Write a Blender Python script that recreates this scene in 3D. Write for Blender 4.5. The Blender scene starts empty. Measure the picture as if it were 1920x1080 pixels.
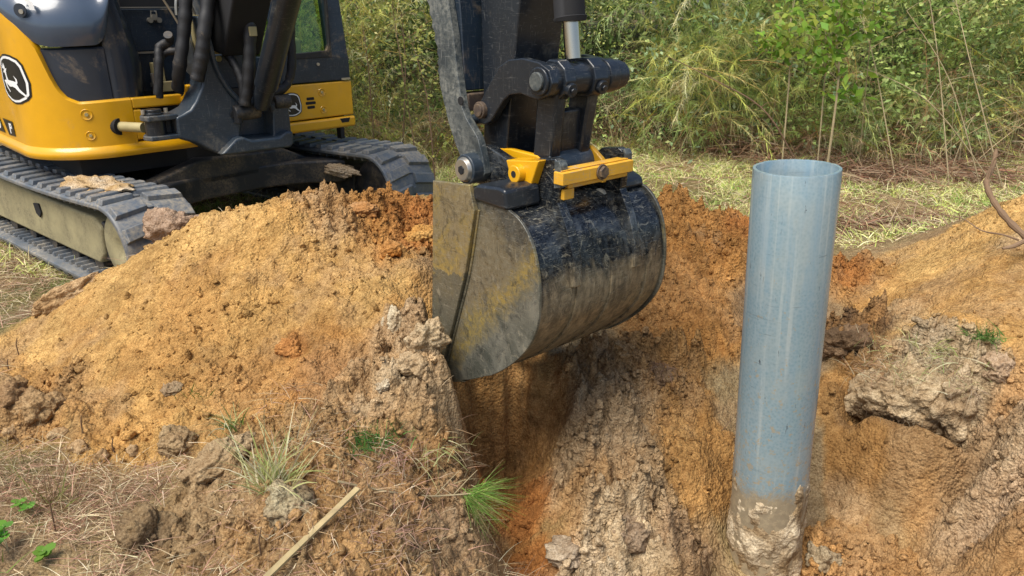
import bpy, bmesh, math, random
import numpy as np
from mathutils import Vector, noise as mn
random.seed(7); rng=np.random.default_rng(11)
sc=bpy.context.scene; COL=sc.collection
R=math.radians
# ------------------------------------------------------------ camera, sky, sun, exposure
PITCH=.366; CH=1.70; FPX=1400.
cam=bpy.data.objects.new('camera',bpy.data.cameras.new('camera')); COL.objects.link(cam)
cam.location=(0,0,CH); cam.rotation_euler=(math.pi/2-PITCH,0,0)
cam.data.sensor_width=36; cam.data.lens=36*FPX/1920; cam.data.clip_end=600; cam.data.clip_start=.05
sc.camera=cam
SUN_EL=R(60); SUN_AZ=R(-140)      # azimuth measured from +Y clockwise
W=bpy.data.worlds.new('World'); sc.world=W; W.use_nodes=True
nt=W.node_tree; bg=nt.nodes['Background']
sky=nt.nodes.new('ShaderNodeTexSky'); sky.sky_type='NISHITA'; sky.sun_disc=False
sky.sun_elevation=SUN_EL; sky.sun_rotation=SUN_AZ; sky.air_density=1.0; sky.dust_density=2.5; sky.ozone_density=1.0
nt.links.new(sky.outputs[0],bg.inputs[0]); bg.inputs[1].default_value=.12
sl=bpy.data.lights.new('sun','SUN'); sl.energy=3.3; sl.angle=R(38); sl.color=(1,.95,.86)
so=bpy.data.objects.new('sun',sl); COL.objects.link(so)
sd=Vector((math.sin(SUN_AZ)*math.cos(SUN_EL),math.cos(SUN_AZ)*math.cos(SUN_EL),math.sin(SUN_EL)))
so.rotation_euler=sd.to_track_quat('Z','Y').to_euler(); so.location=sd*30
sc.view_settings.view_transform='Standard'; sc.view_settings.look='None'
sc.view_settings.exposure=.55; sc.view_settings.gamma=1
sc.cycles.max_bounces=6; sc.cycles.transparent_max_bounces=12

# ------------------------------------------------------------ helpers
def setp(o,label=None,cat=None,group=None,kind=None):
    if label: o['label']=label
    if cat: o['category']=cat
    if group: o['group']=group
    if kind: o['kind']=kind
    return o
def empty(name,loc,label,cat,group=None):
    o=bpy.data.objects.new(name,None); o.empty_display_size=.2; COL.objects.link(o); o.location=loc
    return setp(o,label,cat,group)
class MB:
    def __init__(s): s.v=[]; s.f=[]
    def add(s,vs,fs):
        n=len(s.v); s.v+= [tuple(map(float,q)) for q in vs]; s.f+=[tuple(i+n for i in f) for f in fs]; return s
    def hexa(s,c):   # 8 corners: bottom 4 ccw, top 4
        return s.add(c,[(3,2,1,0),(4,5,6,7),(0,1,5,4),(1,2,6,5),(2,3,7,6),(3,0,4,7)])
    def box(s,fr,a0,a1,l0,l1,z0,z1):
        return s.hexa([fr.w(a0,l0,z0),fr.w(a1,l0,z0),fr.w(a1,l1,z0),fr.w(a0,l1,z0),fr.w(a0,l0,z1),fr.w(a1,l0,z1),fr.w(a1,l1,z1),fr.w(a0,l1,z1)])
    def prism(s,fn0,fn1,poly):   # fn0/fn1 map 2d -> 3d
        n=len(poly); vs=[fn0(*q) for q in poly]+[fn1(*q) for q in poly]
        fs=[tuple(range(n))[::-1],tuple(range(n,2*n))]+[(i,(i+1)%n,n+(i+1)%n,n+i) for i in range(n)]
        return s.add(vs,fs)
    def sz(s,fr,poly,l0,l1): return s.prism(lambda a,z:fr.w(a,l0,z),lambda a,z:fr.w(a,l1,z),poly)
    def lz(s,fr,poly,a0,a1): return s.prism(lambda l,z:fr.w(a0,l,z),lambda l,z:fr.w(a1,l,z),poly)
    def al(s,fr,poly,z0,z1): return s.prism(lambda a,l:fr.w(a,l,z0),lambda a,l:fr.w(a,l,z1),poly)
    def tube(s,pts,rad,n=12,caps=True):
        P=[Vector(p) for p in pts]
        if not hasattr(rad,'__len__'): rad=[rad]*len(P)
        rings=[]; up=None
        for i,p in enumerate(P):
            t=(P[min(i+1,len(P)-1)]-P[max(i-1,0)]).normalized()
            if up is None: up=t.orthogonal().normalized()
            up=(up-t*up.dot(t)); up=up.normalized() if up.length>1e-6 else t.orthogonal().normalized()
            b=t.cross(up)
            rings.append([p+(up*math.cos(k*2*math.pi/n)+b*math.sin(k*2*math.pi/n))*rad[i] for k in range(n)])
        vs=[q for r_ in rings for q in r_]; fs=[]
        for i in range(len(P)-1):
            for k in range(n):
                fs.append((i*n+k,i*n+(k+1)%n,(i+1)*n+(k+1)%n,(i+1)*n+k))
        if caps: fs+= [tuple(range(n))[::-1],tuple(range((len(P)-1)*n,len(P)*n))]
        return s.add(vs,fs)
    def build(s,name,mat,parent=None,smooth=True,bevel=0,ang=35,seg=2):
        me=bpy.data.meshes.new(name); org=np.array(parent.get('_o',(0,0,0))) if parent else np.zeros(3)
        me.from_pydata([tuple(np.array(q)-org) for q in s.v],[],s.f)
        bm=bmesh.new(); bm.from_mesh(me); bmesh.ops.recalc_face_normals(bm,faces=bm.faces); bm.to_mesh(me); bm.free()
        if smooth: me.shade_smooth(); me.set_sharp_from_angle(angle=R(ang))
        me.materials.append(mat)
        o=bpy.data.objects.new(name,me); COL.objects.link(o)
        if parent: o.parent=parent; ORG[o.name]=org
        if parent: o['_o']=[float(q) for q in org]
        if bevel:
            m=o.modifiers.new('bevel','BEVEL'); m.width=bevel; m.segments=seg; m.limit_method='ANGLE'; m.angle_limit=R(30); m.harden_normals=True
        return o
ORG={}
class Fr:
    def __init__(s,O,ang):
        s.O=np.array(O,float);a=R(ang)
        s.L=np.array([math.cos(a),math.sin(a),0]);s.F=np.array([math.sin(a),-math.cos(a),0]);s.Z=np.array([0,0,1.])
    def w(s,a,l,z): return s.O+a*s.F+l*s.L+z*s.Z
def circ(cx,cy,r,n=20,a0=0): return [(cx+r*math.cos(a0+k*2*math.pi/n),cy+r*math.sin(a0+k*2*math.pi/n)) for k in range(n)]
def arc(cx,cy,r,a,b,n=10): return [(cx+r*math.cos(R(a+(b-a)*k/n)),cy+r*math.sin(R(a+(b-a)*k/n))) for k in range(n+1)]
def smoothpts(P,n=6):
    P=[np.array(p,float) for p in P]; out=[]
    for i in range(len(P)-1):
        p0=P[max(i-1,0)];p1=P[i];p2=P[i+1];p3=P[min(i+2,len(P)-1)]
        for k in range(n):
            t=k/n; out.append(.5*((2*p1)+(-p0+p2)*t+(2*p0-5*p1+4*p2-p3)*t*t+(-p0+3*p1-3*p2+p3)*t**3))
    out.append(P[-1]); return out
# ---- vectorised noise
def vnoise(x,y,seed):
    r=np.random.default_rng(seed).random((256,256)); xi=np.floor(x).astype(int);yi=np.floor(y).astype(int)
    fx=x-xi;fy=y-yi; fx=fx*fx*(3-2*fx);fy=fy*fy*(3-2*fy)
    a=r[xi%256,yi%256];b=r[(xi+1)%256,yi%256];c=r[xi%256,(yi+1)%256];d=r[(xi+1)%256,(yi+1)%256]
    return (a*(1-fx)+b*fx)*(1-fy)+(c*(1-fx)+d*fx)*fy-.5
def fbm(x,y,fr,octs,seed,gain=.5):
    o=0;a=1.
    for k in range(octs):
        c,s_=math.cos(k*1.1),math.sin(k*1.1)
        o=o+a*vnoise((x*c-y*s_)*fr+37.3*k,(x*s_+y*c)*fr+11.7*k,seed+k); a*=gain; fr*=2.03
    return o
def worley(x,y,fr,seed):
    r=np.random.default_rng(seed).random((128,128,3)); X=x*fr;Y=y*fr; xi=np.floor(X).astype(int);yi=np.floor(Y).astype(int)
    best=np.full(X.shape,9.);h=np.zeros(X.shape)
    for i in(-1,0,1):
        for j in(-1,0,1):
            q=r[(xi+i)%128,(yi+j)%128]; d=np.hypot(xi+i+q[...,0]-X,yi+j+q[...,1]-Y)
            m=d<best; best=np.where(m,d,best); h=np.where(m,q[...,2],h)
    return best,h
# ------------------------------------------------------------ materials
def newmat(name):
    m=bpy.data.materials.new(name); m.use_nodes=True; t=m.node_tree; return m,t,t.nodes['Principled BSDF']
def N(t,typ,**k):
    n=t.nodes.new(typ)
    for a,b in k.items():
        if a.startswith('i_'): n.inputs[int(a[2:])].default_value=b
        else: setattr(n,a,b)
    return n
def noise_node(t,scale,detail=6,rough=.6,co=None,dist=0):
    n=N(t,'ShaderNodeTexNoise'); n.inputs['Scale'].default_value=scale; n.inputs['Detail'].default_value=detail; n.inputs['Roughness'].default_value=rough; n.inputs['Distortion'].default_value=dist
    if co is None: co=N(t,'ShaderNodeTexCoord').outputs['Object']
    t.links.new(co,n.inputs['Vector']); return n.outputs['Fac']
def ramp(t,fac,a,b,ca=(0,0,0,1),cb=(1,1,1,1)):
    r=N(t,'ShaderNodeValToRGB'); r.color_ramp.elements[0].position=a; r.color_ramp.elements[1].position=b
    r.color_ramp.elements[0].color=ca; r.color_ramp.elements[1].color=cb; t.links.new(fac,r.inputs[0]); return r.outputs[0]
def mixc(t,fac,a,b):
    m=N(t,'ShaderNodeMix',data_type='RGBA')
    for s_,v in ((0,fac),(6,a),(7,b)):
        if isinstance(v,(tuple,float,int)): m.inputs[s_].default_value=(v if s_==0 else (*v[:3],1))
        else: t.links.new(v,m.inputs[s_])
    return m.outputs[2]
def mth(t,op,a,b=0.,c=None):
    m=N(t,'ShaderNodeMath',operation=op); m.use_clamp=False
    for i,v in enumerate([a,b]+([c] if c is not None else [])):
        if isinstance(v,(int,float)): m.inputs[i].default_value=v
        else: t.links.new(v,m.inputs[i])
    return m.outputs[0]
def clampn(t,v):
    m=N(t,'ShaderNodeClamp'); t.links.new(v,m.inputs[0]); return m.outputs[0]
def bump(t,bs,h,strength,dist=.01):
    b=N(t,'ShaderNodeBump'); b.inputs['Strength'].default_value=strength; b.inputs['Distance'].default_value=dist
    t.links.new(h,b.inputs['Height']); t.links.new(b.outputs[0],bs.inputs['Normal'])
def plain(name,c,rough=.5,metal=0,dust=0,dustc=(.33,.24,.14),scr=0,bmp=.0,coat=0,dscale=3.,var=.15,spec=.5):
    m,t,b=newmat(name); co=N(t,'ShaderNodeTexCoord').outputs['Object']
    col=mixc(t,ramp(t,noise_node(t,6,4,.6,co),.35,.7),tuple(q*(1-var) for q in c),tuple(min(1,q*(1+var)) for q in c))
    rg=None
    if dust:
        f=ramp(t,noise_node(t,dscale,9,.68,co,.4),.62-dust*.25,.75-dust*.1)
        f2=ramp(t,noise_node(t,dscale*14,5,.7,co),.35,.6)
        fac=mth(t,'MULTIPLY',mth(t,'MULTIPLY',f,f2),.85); col=mixc(t,fac,col,dustc)
        rg=mth(t,'MULTIPLY_ADD',fac,.95-rough,rough)
    if scr:
        mp=N(t,'ShaderNodeMapping'); mp.inputs['Scale'].default_value=(3,3,40); mp.inputs['Rotation'].default_value=(.5,.6,.3); t.links.new(co,mp.inputs[0])
        f=ramp(t,noise_node(t,4,3,.5,mp.outputs[0],2.),.635,.66)
        mp2=N(t,'ShaderNodeMapping'); mp2.inputs['Scale'].default_value=(40,30,3); mp2.inputs['Rotation'].default_value=(.2,-.5,.9); t.links.new(co,mp2.inputs[0])
        f2=ramp(t,noise_node(t,3,3,.5,mp2.outputs[0],2.),.64,.665)
        col=mixc(t,mth(t,'MULTIPLY',mth(t,'MAXIMUM',f,f2),scr),col,(.30,.30,.28))
    t.links.new(col,b.inputs['Base Color'])
    if rg is not None: t.links.new(rg,b.inputs['Roughness'])
    else: b.inputs['Roughness'].default_value=rough
    b.inputs['Metallic'].default_value=metal; b.inputs['Coat Weight'].default_value=coat; b.inputs['Coat Roughness'].default_value=.08
    b.inputs['Specular IOR Level'].default_value=spec
    if bmp: bump(t,b,noise_node(t,60,4,.7,co),bmp,.004)
    return m
M={}
M['yellow']=plain('yellow_paint',(.68,.345,.006),.32,dust=.28,dustc=(.42,.25,.08),coat=.4,var=.05)
M['yellow_worn']=plain('worn_yellow_paint',(.68,.36,.03),.42,dust=.45,dustc=(.16,.10,.05),scr=.5,var=.15,dscale=9)
M['slate']=plain('slate_hood_paint',(.055,.078,.115),.22,dust=.12,coat=.5,var=.06)
M['slate_lower']=plain('dark_panel_paint',(.022,.030,.045),.33,dust=.12,coat=.3,var=.1)
M['paint']=plain('dark_steel_paint',(.013,.017,.023),.28,dust=.2,dustc=(.17,.15,.11),scr=.16,bmp=.08,dscale=4)
M['cast']=plain('cast_steel_paint',(.026,.038,.052),.36,dust=.42,dustc=(.2,.17,.12),scr=.2,bmp=.1,dscale=3)
M['muddy']=plain('muddy_dark_steel',(.014,.016,.02),.5,dust=.7,dustc=(.22,.165,.10),bmp=.35,dscale=5)
M['thumb']=plain('scuffed_thumb_steel',(.035,.045,.05),.36,dust=.9,dustc=(.30,.30,.25),scr=.35,bmp=.25,dscale=4)
M['navy']=plain('navy_paint',(.012,.022,.036),.42,dust=.15,scr=.15,var=.2)
M['black']=plain('black_rubber',(.012,.012,.013),.6,dust=.2,bmp=.2,var=.2)
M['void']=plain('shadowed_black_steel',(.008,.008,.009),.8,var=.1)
M['rubber']=plain('track_rubber',(.085,.105,.13),.38,dust=.95,dustc=(.34,.29,.21),bmp=.35,dscale=3)
M['frame_mud']=plain('mud_coated_frame',(.30,.26,.14),.8,dust=.8,dustc=(.12,.10,.06),bmp=.45,dscale=5)
M['chrome']=plain('chrome_rod',(.50,.46,.40),.2,metal=1,var=.05)
M['bolt']=plain('zinc_bolt',(.45,.42,.36),.35,metal=.8,dust=.2)
M['white']=plain('white_decal',(.78,.78,.76),.4,var=.03)
M['blackdecal']=plain('black_decal',(.01,.01,.01),.35,var=.05)
M['tag']=plain('tan_fitting',(.36,.30,.14),.6,dust=.4,bmp=.2)
M['foil']=plain('crumpled_grey_wrap',(.33,.33,.30),.6,bmp=.9,dust=.3,dustc=(.1,.1,.09))
M['rust']=plain('rusty_steel',(.045,.032,.026),.7,dust=.4,dustc=(.3,.2,.1),bmp=.3)
M['seat']=plain('seat_cloth',(.05,.055,.05),.8)
def glassmat():
    m,t,b=newmat('tinted_glass'); o=t.nodes['Material Output']
    tr=N(t,'ShaderNodeBsdfTransparent'); tr.inputs[0].default_value=(.80,.90,.76,1)
    gl=N(t,'ShaderNodeBsdfGlossy'); gl.inputs['Roughness'].default_value=.04; gl.inputs[0].default_value=(.8,.9,.85,1)
    lw=N(t,'ShaderNodeLayerWeight'); lw.inputs[0].default_value=.15; fr=N(t,'ShaderNodeMath',operation='MULTIPLY_ADD'); t.links.new(lw.outputs['Facing'],fr.inputs[0]); fr.inputs[1].default_value=.35; fr.inputs[2].default_value=.02
    mx=N(t,'ShaderNodeMixShader'); t.links.new(fr.outputs[0],mx.inputs[0]); t.links.new(tr.outputs[0],mx.inputs[1]); t.links.new(gl.outputs[0],mx.inputs[2]); t.links.new(mx.outputs[0],o.inputs[0]); return m
M['glass']=glassmat()
def galvmat():
    m,t,b=newmat('galvanised_steel'); co=N(t,'ShaderNodeTexCoord').outputs['Object']
    v=N(t,'ShaderNodeTexVoronoi'); v.inputs['Scale'].default_value=90; t.links.new(co,v.inputs['Vector'])
    a=ramp(t,v.outputs['Distance'],0,.8,(.205,.305,.35,1),(.285,.375,.41,1))
    c=mixc(t,mth(t,'MULTIPLY',ramp(t,noise_node(t,3,8,.65,co,.3),.50,.64),.35),a,(.40,.42,.38))
    mp=N(t,'ShaderNodeMapping'); mp.inputs['Scale'].default_value=(26,26,.7); t.links.new(co,mp.inputs[0]); c=mixc(t,mth(t,'MULTIPLY',ramp(t,noise_node(t,1.3,4,.6,mp.outputs[0]),.54,.64),.45),c,(.48,.52,.50))
    mp=N(t,'ShaderNodeMapping'); mp.inputs['Scale'].default_value=(14,14,1.2); t.links.new(co,mp.inputs[0])
    c=mixc(t,mth(t,'MULTIPLY',ramp(t,noise_node(t,1.6,6,.6,mp.outputs[0]),.50,.68),.5),c,(.20,.33,.42))
    mp=N(t,'ShaderNodeMapping'); mp.inputs['Scale'].default_value=(34,34,4.0); mp.inputs['Location'].default_value=(3,1,7); t.links.new(co,mp.inputs[0])
    c=mixc(t,ramp(t,noise_node(t,2.2,5,.7,mp.outputs[0],.5),.66,.68),c,(.10,.12,.135))
    mp=N(t,'ShaderNodeMapping'); mp.inputs['Scale'].default_value=(1.5,1.5,26); mp.inputs['Rotation'].default_value=(.06,.05,0); t.links.new(co,mp.inputs[0])
    c=mixc(t,mth(t,'MULTIPLY',ramp(t,noise_node(t,2.5,5,.7,mp.outputs[0],.6),.63,.67),.5),c,(.13,.17,.19))
    sz=N(t,'ShaderNodeSeparateXYZ'); t.links.new(co,sz.inputs[0])
    zz=mth(t,'ADD',sz.outputs[2],mth(t,'MULTIPLY',noise_node(t,5,9,.78,co,.6),.42))
    mud=ramp(t,zz,.80,.87,(1,1,1,1),(0,0,0,1))          # local z: mud below
    c=mixc(t,mud,c,mixc(t,noise_node(t,30,4,.7,co),(.20,.15,.09),(.42,.35,.23)))
    spl=ramp(t,mth(t,'ADD',noise_node(t,38,6,.75,co),mth(t,'MULTIPLY',sz.outputs[2],-.11)),.47,.50); c=mixc(t,mth(t,'MULTIPLY',spl,.75),c,(.40,.32,.2))
    t.links.new(c,b.inputs['Base Color']); b.inputs['Metallic'].default_value=.25
    t.links.new(mth(t,'MULTIPLY_ADD',mud,.55,.2),b.inputs['Roughness'])
    bump(t,b,noise_node(t,60,4,.6,co),.08,.003); return m
M['galv']=galvmat()
# bucket: painted shell with worn zones given in the bucket's own side/height directions
B=Fr((.088,2.547,.661),41)
def bucketmat(kind,org):
    m,t,b=newmat('bucket_'+kind); co=N(t,'ShaderNodeTexCoord').outputs['Object']
    off=N(t,'ShaderNodeVectorMath',operation='SUBTRACT'); t.links.new(co,off.inputs[0]); off.inputs[1].default_value=tuple(B.O-org)
    def dot(ax):
        d=N(t,'ShaderNodeVectorMath',operation='DOT_PRODUCT'); t.links.new(off.outputs[0],d.inputs[0]); d.inputs[1].default_value=tuple(ax); return d.outputs['Value']
    s_,l_,z_=dot(B.F),dot(B.L),dot(B.Z)
    n1=noise_node(t,7,8,.65,co,.5); n2=noise_node(t,40,6,.7,co); 
    jit=mth(t,'MULTIPLY',mth(t,'SUBTRACT',n1,.5),.35)
    if kind=='cheek':
        steel=mixc(t,ramp(t,n1,.4,.62),(.10,.105,.085),(.24,.235,.19))
        tan=mixc(t,ramp(t,n2,.3,.7),(.13,.115,.08),(.27,.24,.165))
        yel=mixc(t,ramp(t,n2,.38,.62),(.40,.30,.09),(.19,.165,.10))
        # diagonal: q = z - .9 s ; large = upper left
        q=mth(t,'ADD',mth(t,'SUBTRACT',z_,mth(t,'MULTIPLY',s_,1.05)),jit)
        col=mixc(t,ramp(t,q,.06,.15),steel,yel)
        col=mixc(t,mth(t,'MULTIPLY',ramp(t,q,.19,.28),.9),col,tan)
        dk=mixc(t,ramp(t,n2,.35,.75),(.025,.03,.034),(.11,.12,.12))
        col=mixc(t,mth(t,'MULTIPLY',ramp(t,mth(t,'ADD',mth(t,'ADD',z_,mth(t,'MULTIPLY',s_,.35)),jit),.12,.2),.75),col,dk)
    elif kind=='strip':
        tan=mixc(t,ramp(t,n2,.3,.7),(.17,.14,.08),(.34,.28,.16))
        yel=mixc(t,ramp(t,n2,.35,.65),(.42,.31,.09),(.23,.19,.10))
        col=mixc(t,ramp(t,n1,.46,.58),tan,yel)
        col=mixc(t,ramp(t,mth(t,'ADD',z_,jit),-.40,-.05,(.8,.8,.8,1),(0,0,0,1)),col,(.13,.13,.10))
    else:
        pnt=mixc(t,ramp(t,n2,.45,.75),(.009,.012,.017),(.06,.07,.08))
        pl=mixc(t,mth(t,'MULTIPLY',ramp(t,noise_node(t,5,9,.72,co,1.),.50,.68),.6),pnt,(.20,.22,.23))  # pale patches: scuffed paint plus sky gleam put into the colour
        mud=mixc(t,ramp(t,n2,.35,.7),(.20,.165,.105),(.40,.33,.22))
        mp=N(t,'ShaderNodeMapping'); mp.inputs['Scale'].default_value=(10,10,1.5); t.links.new(co,mp.inputs[0])
        mud=mixc(t,mth(t,'MULTIPLY',ramp(t,noise_node(t,3,5,.65,mp.outputs[0],.4),.48,.62),.7),mud,(.085,.075,.055))
        q=mth(t,'ADD',z_,mth(t,'MULTIPLY',mth(t,'SUBTRACT',noise_node(t,5,9,.75,co,.6),.5),.55))
        col=mixc(t,ramp(t,q,.0,.10,(1,1,1,1),(0,0,0,1)),pl,mud)
    col=mixc(t,mth(t,'MULTIPLY',ramp(t,noise_node(t,12,10,.8,co,1.2),.53,.60),.55),col,(.035,.036,.034)); col=mixc(t,mth(t,'MULTIPLY',ramp(t,noise_node(t,16,10,.8,co,2.),.56,.62),.5),col,(.42,.38,.28))
    # scratches
    mp=N(t,'ShaderNodeMapping'); mp.inputs['Scale'].default_value=(4,4,60); mp.inputs['Rotation'].default_value=(.8,.5,.3); t.links.new(co,mp.inputs[0])
    f=ramp(t,noise_node(t,3,3,.5,mp.outputs[0],2.5),.615,.65)
    mp=N(t,'ShaderNodeMapping'); mp.inputs['Scale'].default_value=(30,50,4); mp.inputs['Rotation'].default_value=(.5,-.7,.9); t.links.new(co,mp.inputs[0])
    f2=ramp(t,noise_node(t,3,3,.5,mp.outputs[0],2.5),.625,.66)
    col=mixc(t,mth(t,'MULTIPLY',f,.55),col,(.36,.34,.27)); col=mixc(t,mth(t,'MULTIPLY',f2,.6),col,(.05,.05,.045))
    t.links.new(col,b.inputs['Base Color'])
    if kind=='shell': t.links.new(ramp(t,q,-.04,.12,(.42,.42,.42,1),(.20,.20,.20,1)),b.inputs['Roughness'])
    else: t.links.new(ramp(t,n2,.3,.7,(.24,.24,.24,1),(.5,.5,.5,1)),b.inputs['Roughness'])
    b.inputs['Metallic'].default_value=.45
    bump(t,b,noise_node(t,25,7,.7,co),.3 if kind!='shell' else .13,.006); return m

# ------------------------------------------------------------ terrain height field (metres; local survey points of the dig)
cp_,sp_=math.cos(PITCH),math.sin(PITCH)
def at(px,py,d):   # photo pixel + distance -> world point, used only to set out where things stand
    a=(px-960)/FPX;b=(540-py)/FPX
    return np.array([a*d,(cp_+b*sp_)*d,CH+(-sp_+b*cp_)*d])
CP=[(0,700,3.5),(0,800,3.2),(100,580,4.15),(180,520,4.0),(270,475,3.95),(380,410,3.95),(450,398,3.9),(520,395,3.92),(600,376,4.1),(700,368,4.2),(830,368,4.3),
(500,550,3.6),(500,700,3.2),(500,790,2.97),(450,850,2.85),(250,600,3.6),(250,700,3.3),(250,800,3.05),(100,650,3.65),(100,750,3.3),(350,500,3.8),(380,620,3.45),(380,740,3.12),
(700,450,3.9),(780,470,3.85),(700,550,3.5),(600,480,3.8),(620,650,3.3),(800,500,3.72),(720,620,3.35),(720,700,3.2),(800,600,3.3),(800,660,3.2),(835,690,3.16),(830,740,3.1),
(700,790,2.95),(760,760,3.0),(640,800,2.93),(640,900,2.75),(560,1000,2.5),(560,900,2.72),
(862,890,2.93),(800,900,2.85),(720,880,2.8),(800,1000,2.65),(700,1050,2.45),(880,1060,2.70),(868,970,2.83),(846,810,3.06),(905,790,3.78),(898,860,3.8),(905,930,3.62),(915,1010,3.3),(950,1075,3.12),(945,730,3.78),(880,740,3.72),(1000,715,3.8),(1030,735,3.78),(950,790,3.82),(1010,790,3.8),(950,850,3.84),(1010,850,3.75),(960,910,3.72),(970,980,3.45),(1000,1075,3.1),(1030,900,3.55),
(1200,1080,3.0),(1200,980,3.18),(1200,900,3.35),(1200,750,3.7),(1200,650,3.95),(1075,740,3.68),(1085,850,3.45),(1080,960,3.22),(1250,560,4.2),(1270,480,4.5),(1250,410,4.85),(1215,375,5.0),(1300,400,4.95),(1350,418,4.9),(1400,425,4.85),(1400,480,4.6),
(1620,465,5.0),(1750,445,4.6),(1850,405,4.4),(1920,372,4.3),(2100,320,4.2),(1620,550,4.3),(1750,520,4.1),(1900,500,3.8),(1900,600,3.5),(1750,600,3.75),(1620,600,4.05),
(1600,650,3.85),(1700,668,3.55),(1800,690,3.42),(1640,765,3.53),(1740,800,3.36),(1800,835,3.24),(1580,745,3.68),(1590,800,3.68),(1630,900,3.78),(1640,830,3.66),(1730,880,3.50),(1730,950,3.6),(1790,940,3.3),(1790,1000,3.32),(1600,1050,3.22),(1560,930,3.5),(1700,1050,3.25),(1860,860,3.1),(1900,800,3.1),(1900,700,3.3),(1880,960,2.92),(1840,1060,3.05),(1910,1060,2.8),(1930,950,2.88),(2050,900,2.75),(2050,1080,2.55),(2100,700,3.1),
(1330,950,3.35),(1300,850,3.45),(1300,760,3.7),(1330,650,3.95),(1340,540,4.3),(1450,800,3.7),(1500,650,4.1),]
pts=[at(*c) for c in CP]
Z0=[(-1.62,1.88),(-1.1,1.85),(-.75,1.75),(-2.6,2.3),(-1.9,2.3),(-1.35,2.4),(-3.2,2.4),(-3.4,3.4),(-3.1,3.9),(-3.0,4.25),(-2.3,4.3),(-3.6,4.6),(-2.0,5.0),(-1,5.2),(-.3,5.4),(.5,5.9),(1.2,6.0),(2,6),(3,5.9),(3.6,5.3),(1.6,5.6),(2.4,5.4),
(-3,1),(-1.5,.8),(0,.4),(-.3,1.2),(-4.5,3),(-4.5,5),(4.6,4.6),(4.8,3),(-2,6.5),(1,7)]
pts+=[np.array([x,y,0.]) for x,y in Z0]
pts+=[np.array(q,float) for q in [(.15,1.6,-.2),(.6,1.9,-.4),(1.0,1.9,-.5),(1.1,1.2,-.05),(2.0,1.6,-.05),(-.1,3.5,.02),(.15,3.55,.02),(.35,3.6,.03),(.0,4.0,.45),(.5,4.5,.45),(3,2.6,.15),(3.2,3.6,.55),(2.6,1.2,0),(1.06,2.45,-.62),(1.06,2.8,-.62),(1.3,2.6,-.6),(.82,2.6,-.58),(.1,2.2,-.5)]]
pts=np.array(pts); PX=pts[:,:2]; PZ=pts[:,2]
cc=.06; D=np.sqrt(((PX[:,None]-PX[None])**2).sum(-1)+cc*cc)
A=D+np.eye(len(PX))*-.012; wts=np.linalg.solve(np.block([[A,np.ones((len(PX),1))],[np.ones((1,len(PX))),np.zeros((1,1))]]),np.append(PZ,0))
def base_h(x,y):
    x=np.asarray(x,float);y=np.asarray(y,float);o=np.full(x.shape,wts[-1])
    for i in range(len(PX)): o+=wts[i]*np.sqrt((x-PX[i,0])**2+(y-PX[i,1])**2+cc*cc)
    r=np.maximum(np.maximum((-4.1-x)/.8,(x-4.0)/.8),np.maximum((y-5.9)/.9,(.8-y)/.6)); k=np.clip(1-r,0,1); k=k*k*(3-2*k)
    return o*k
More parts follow.
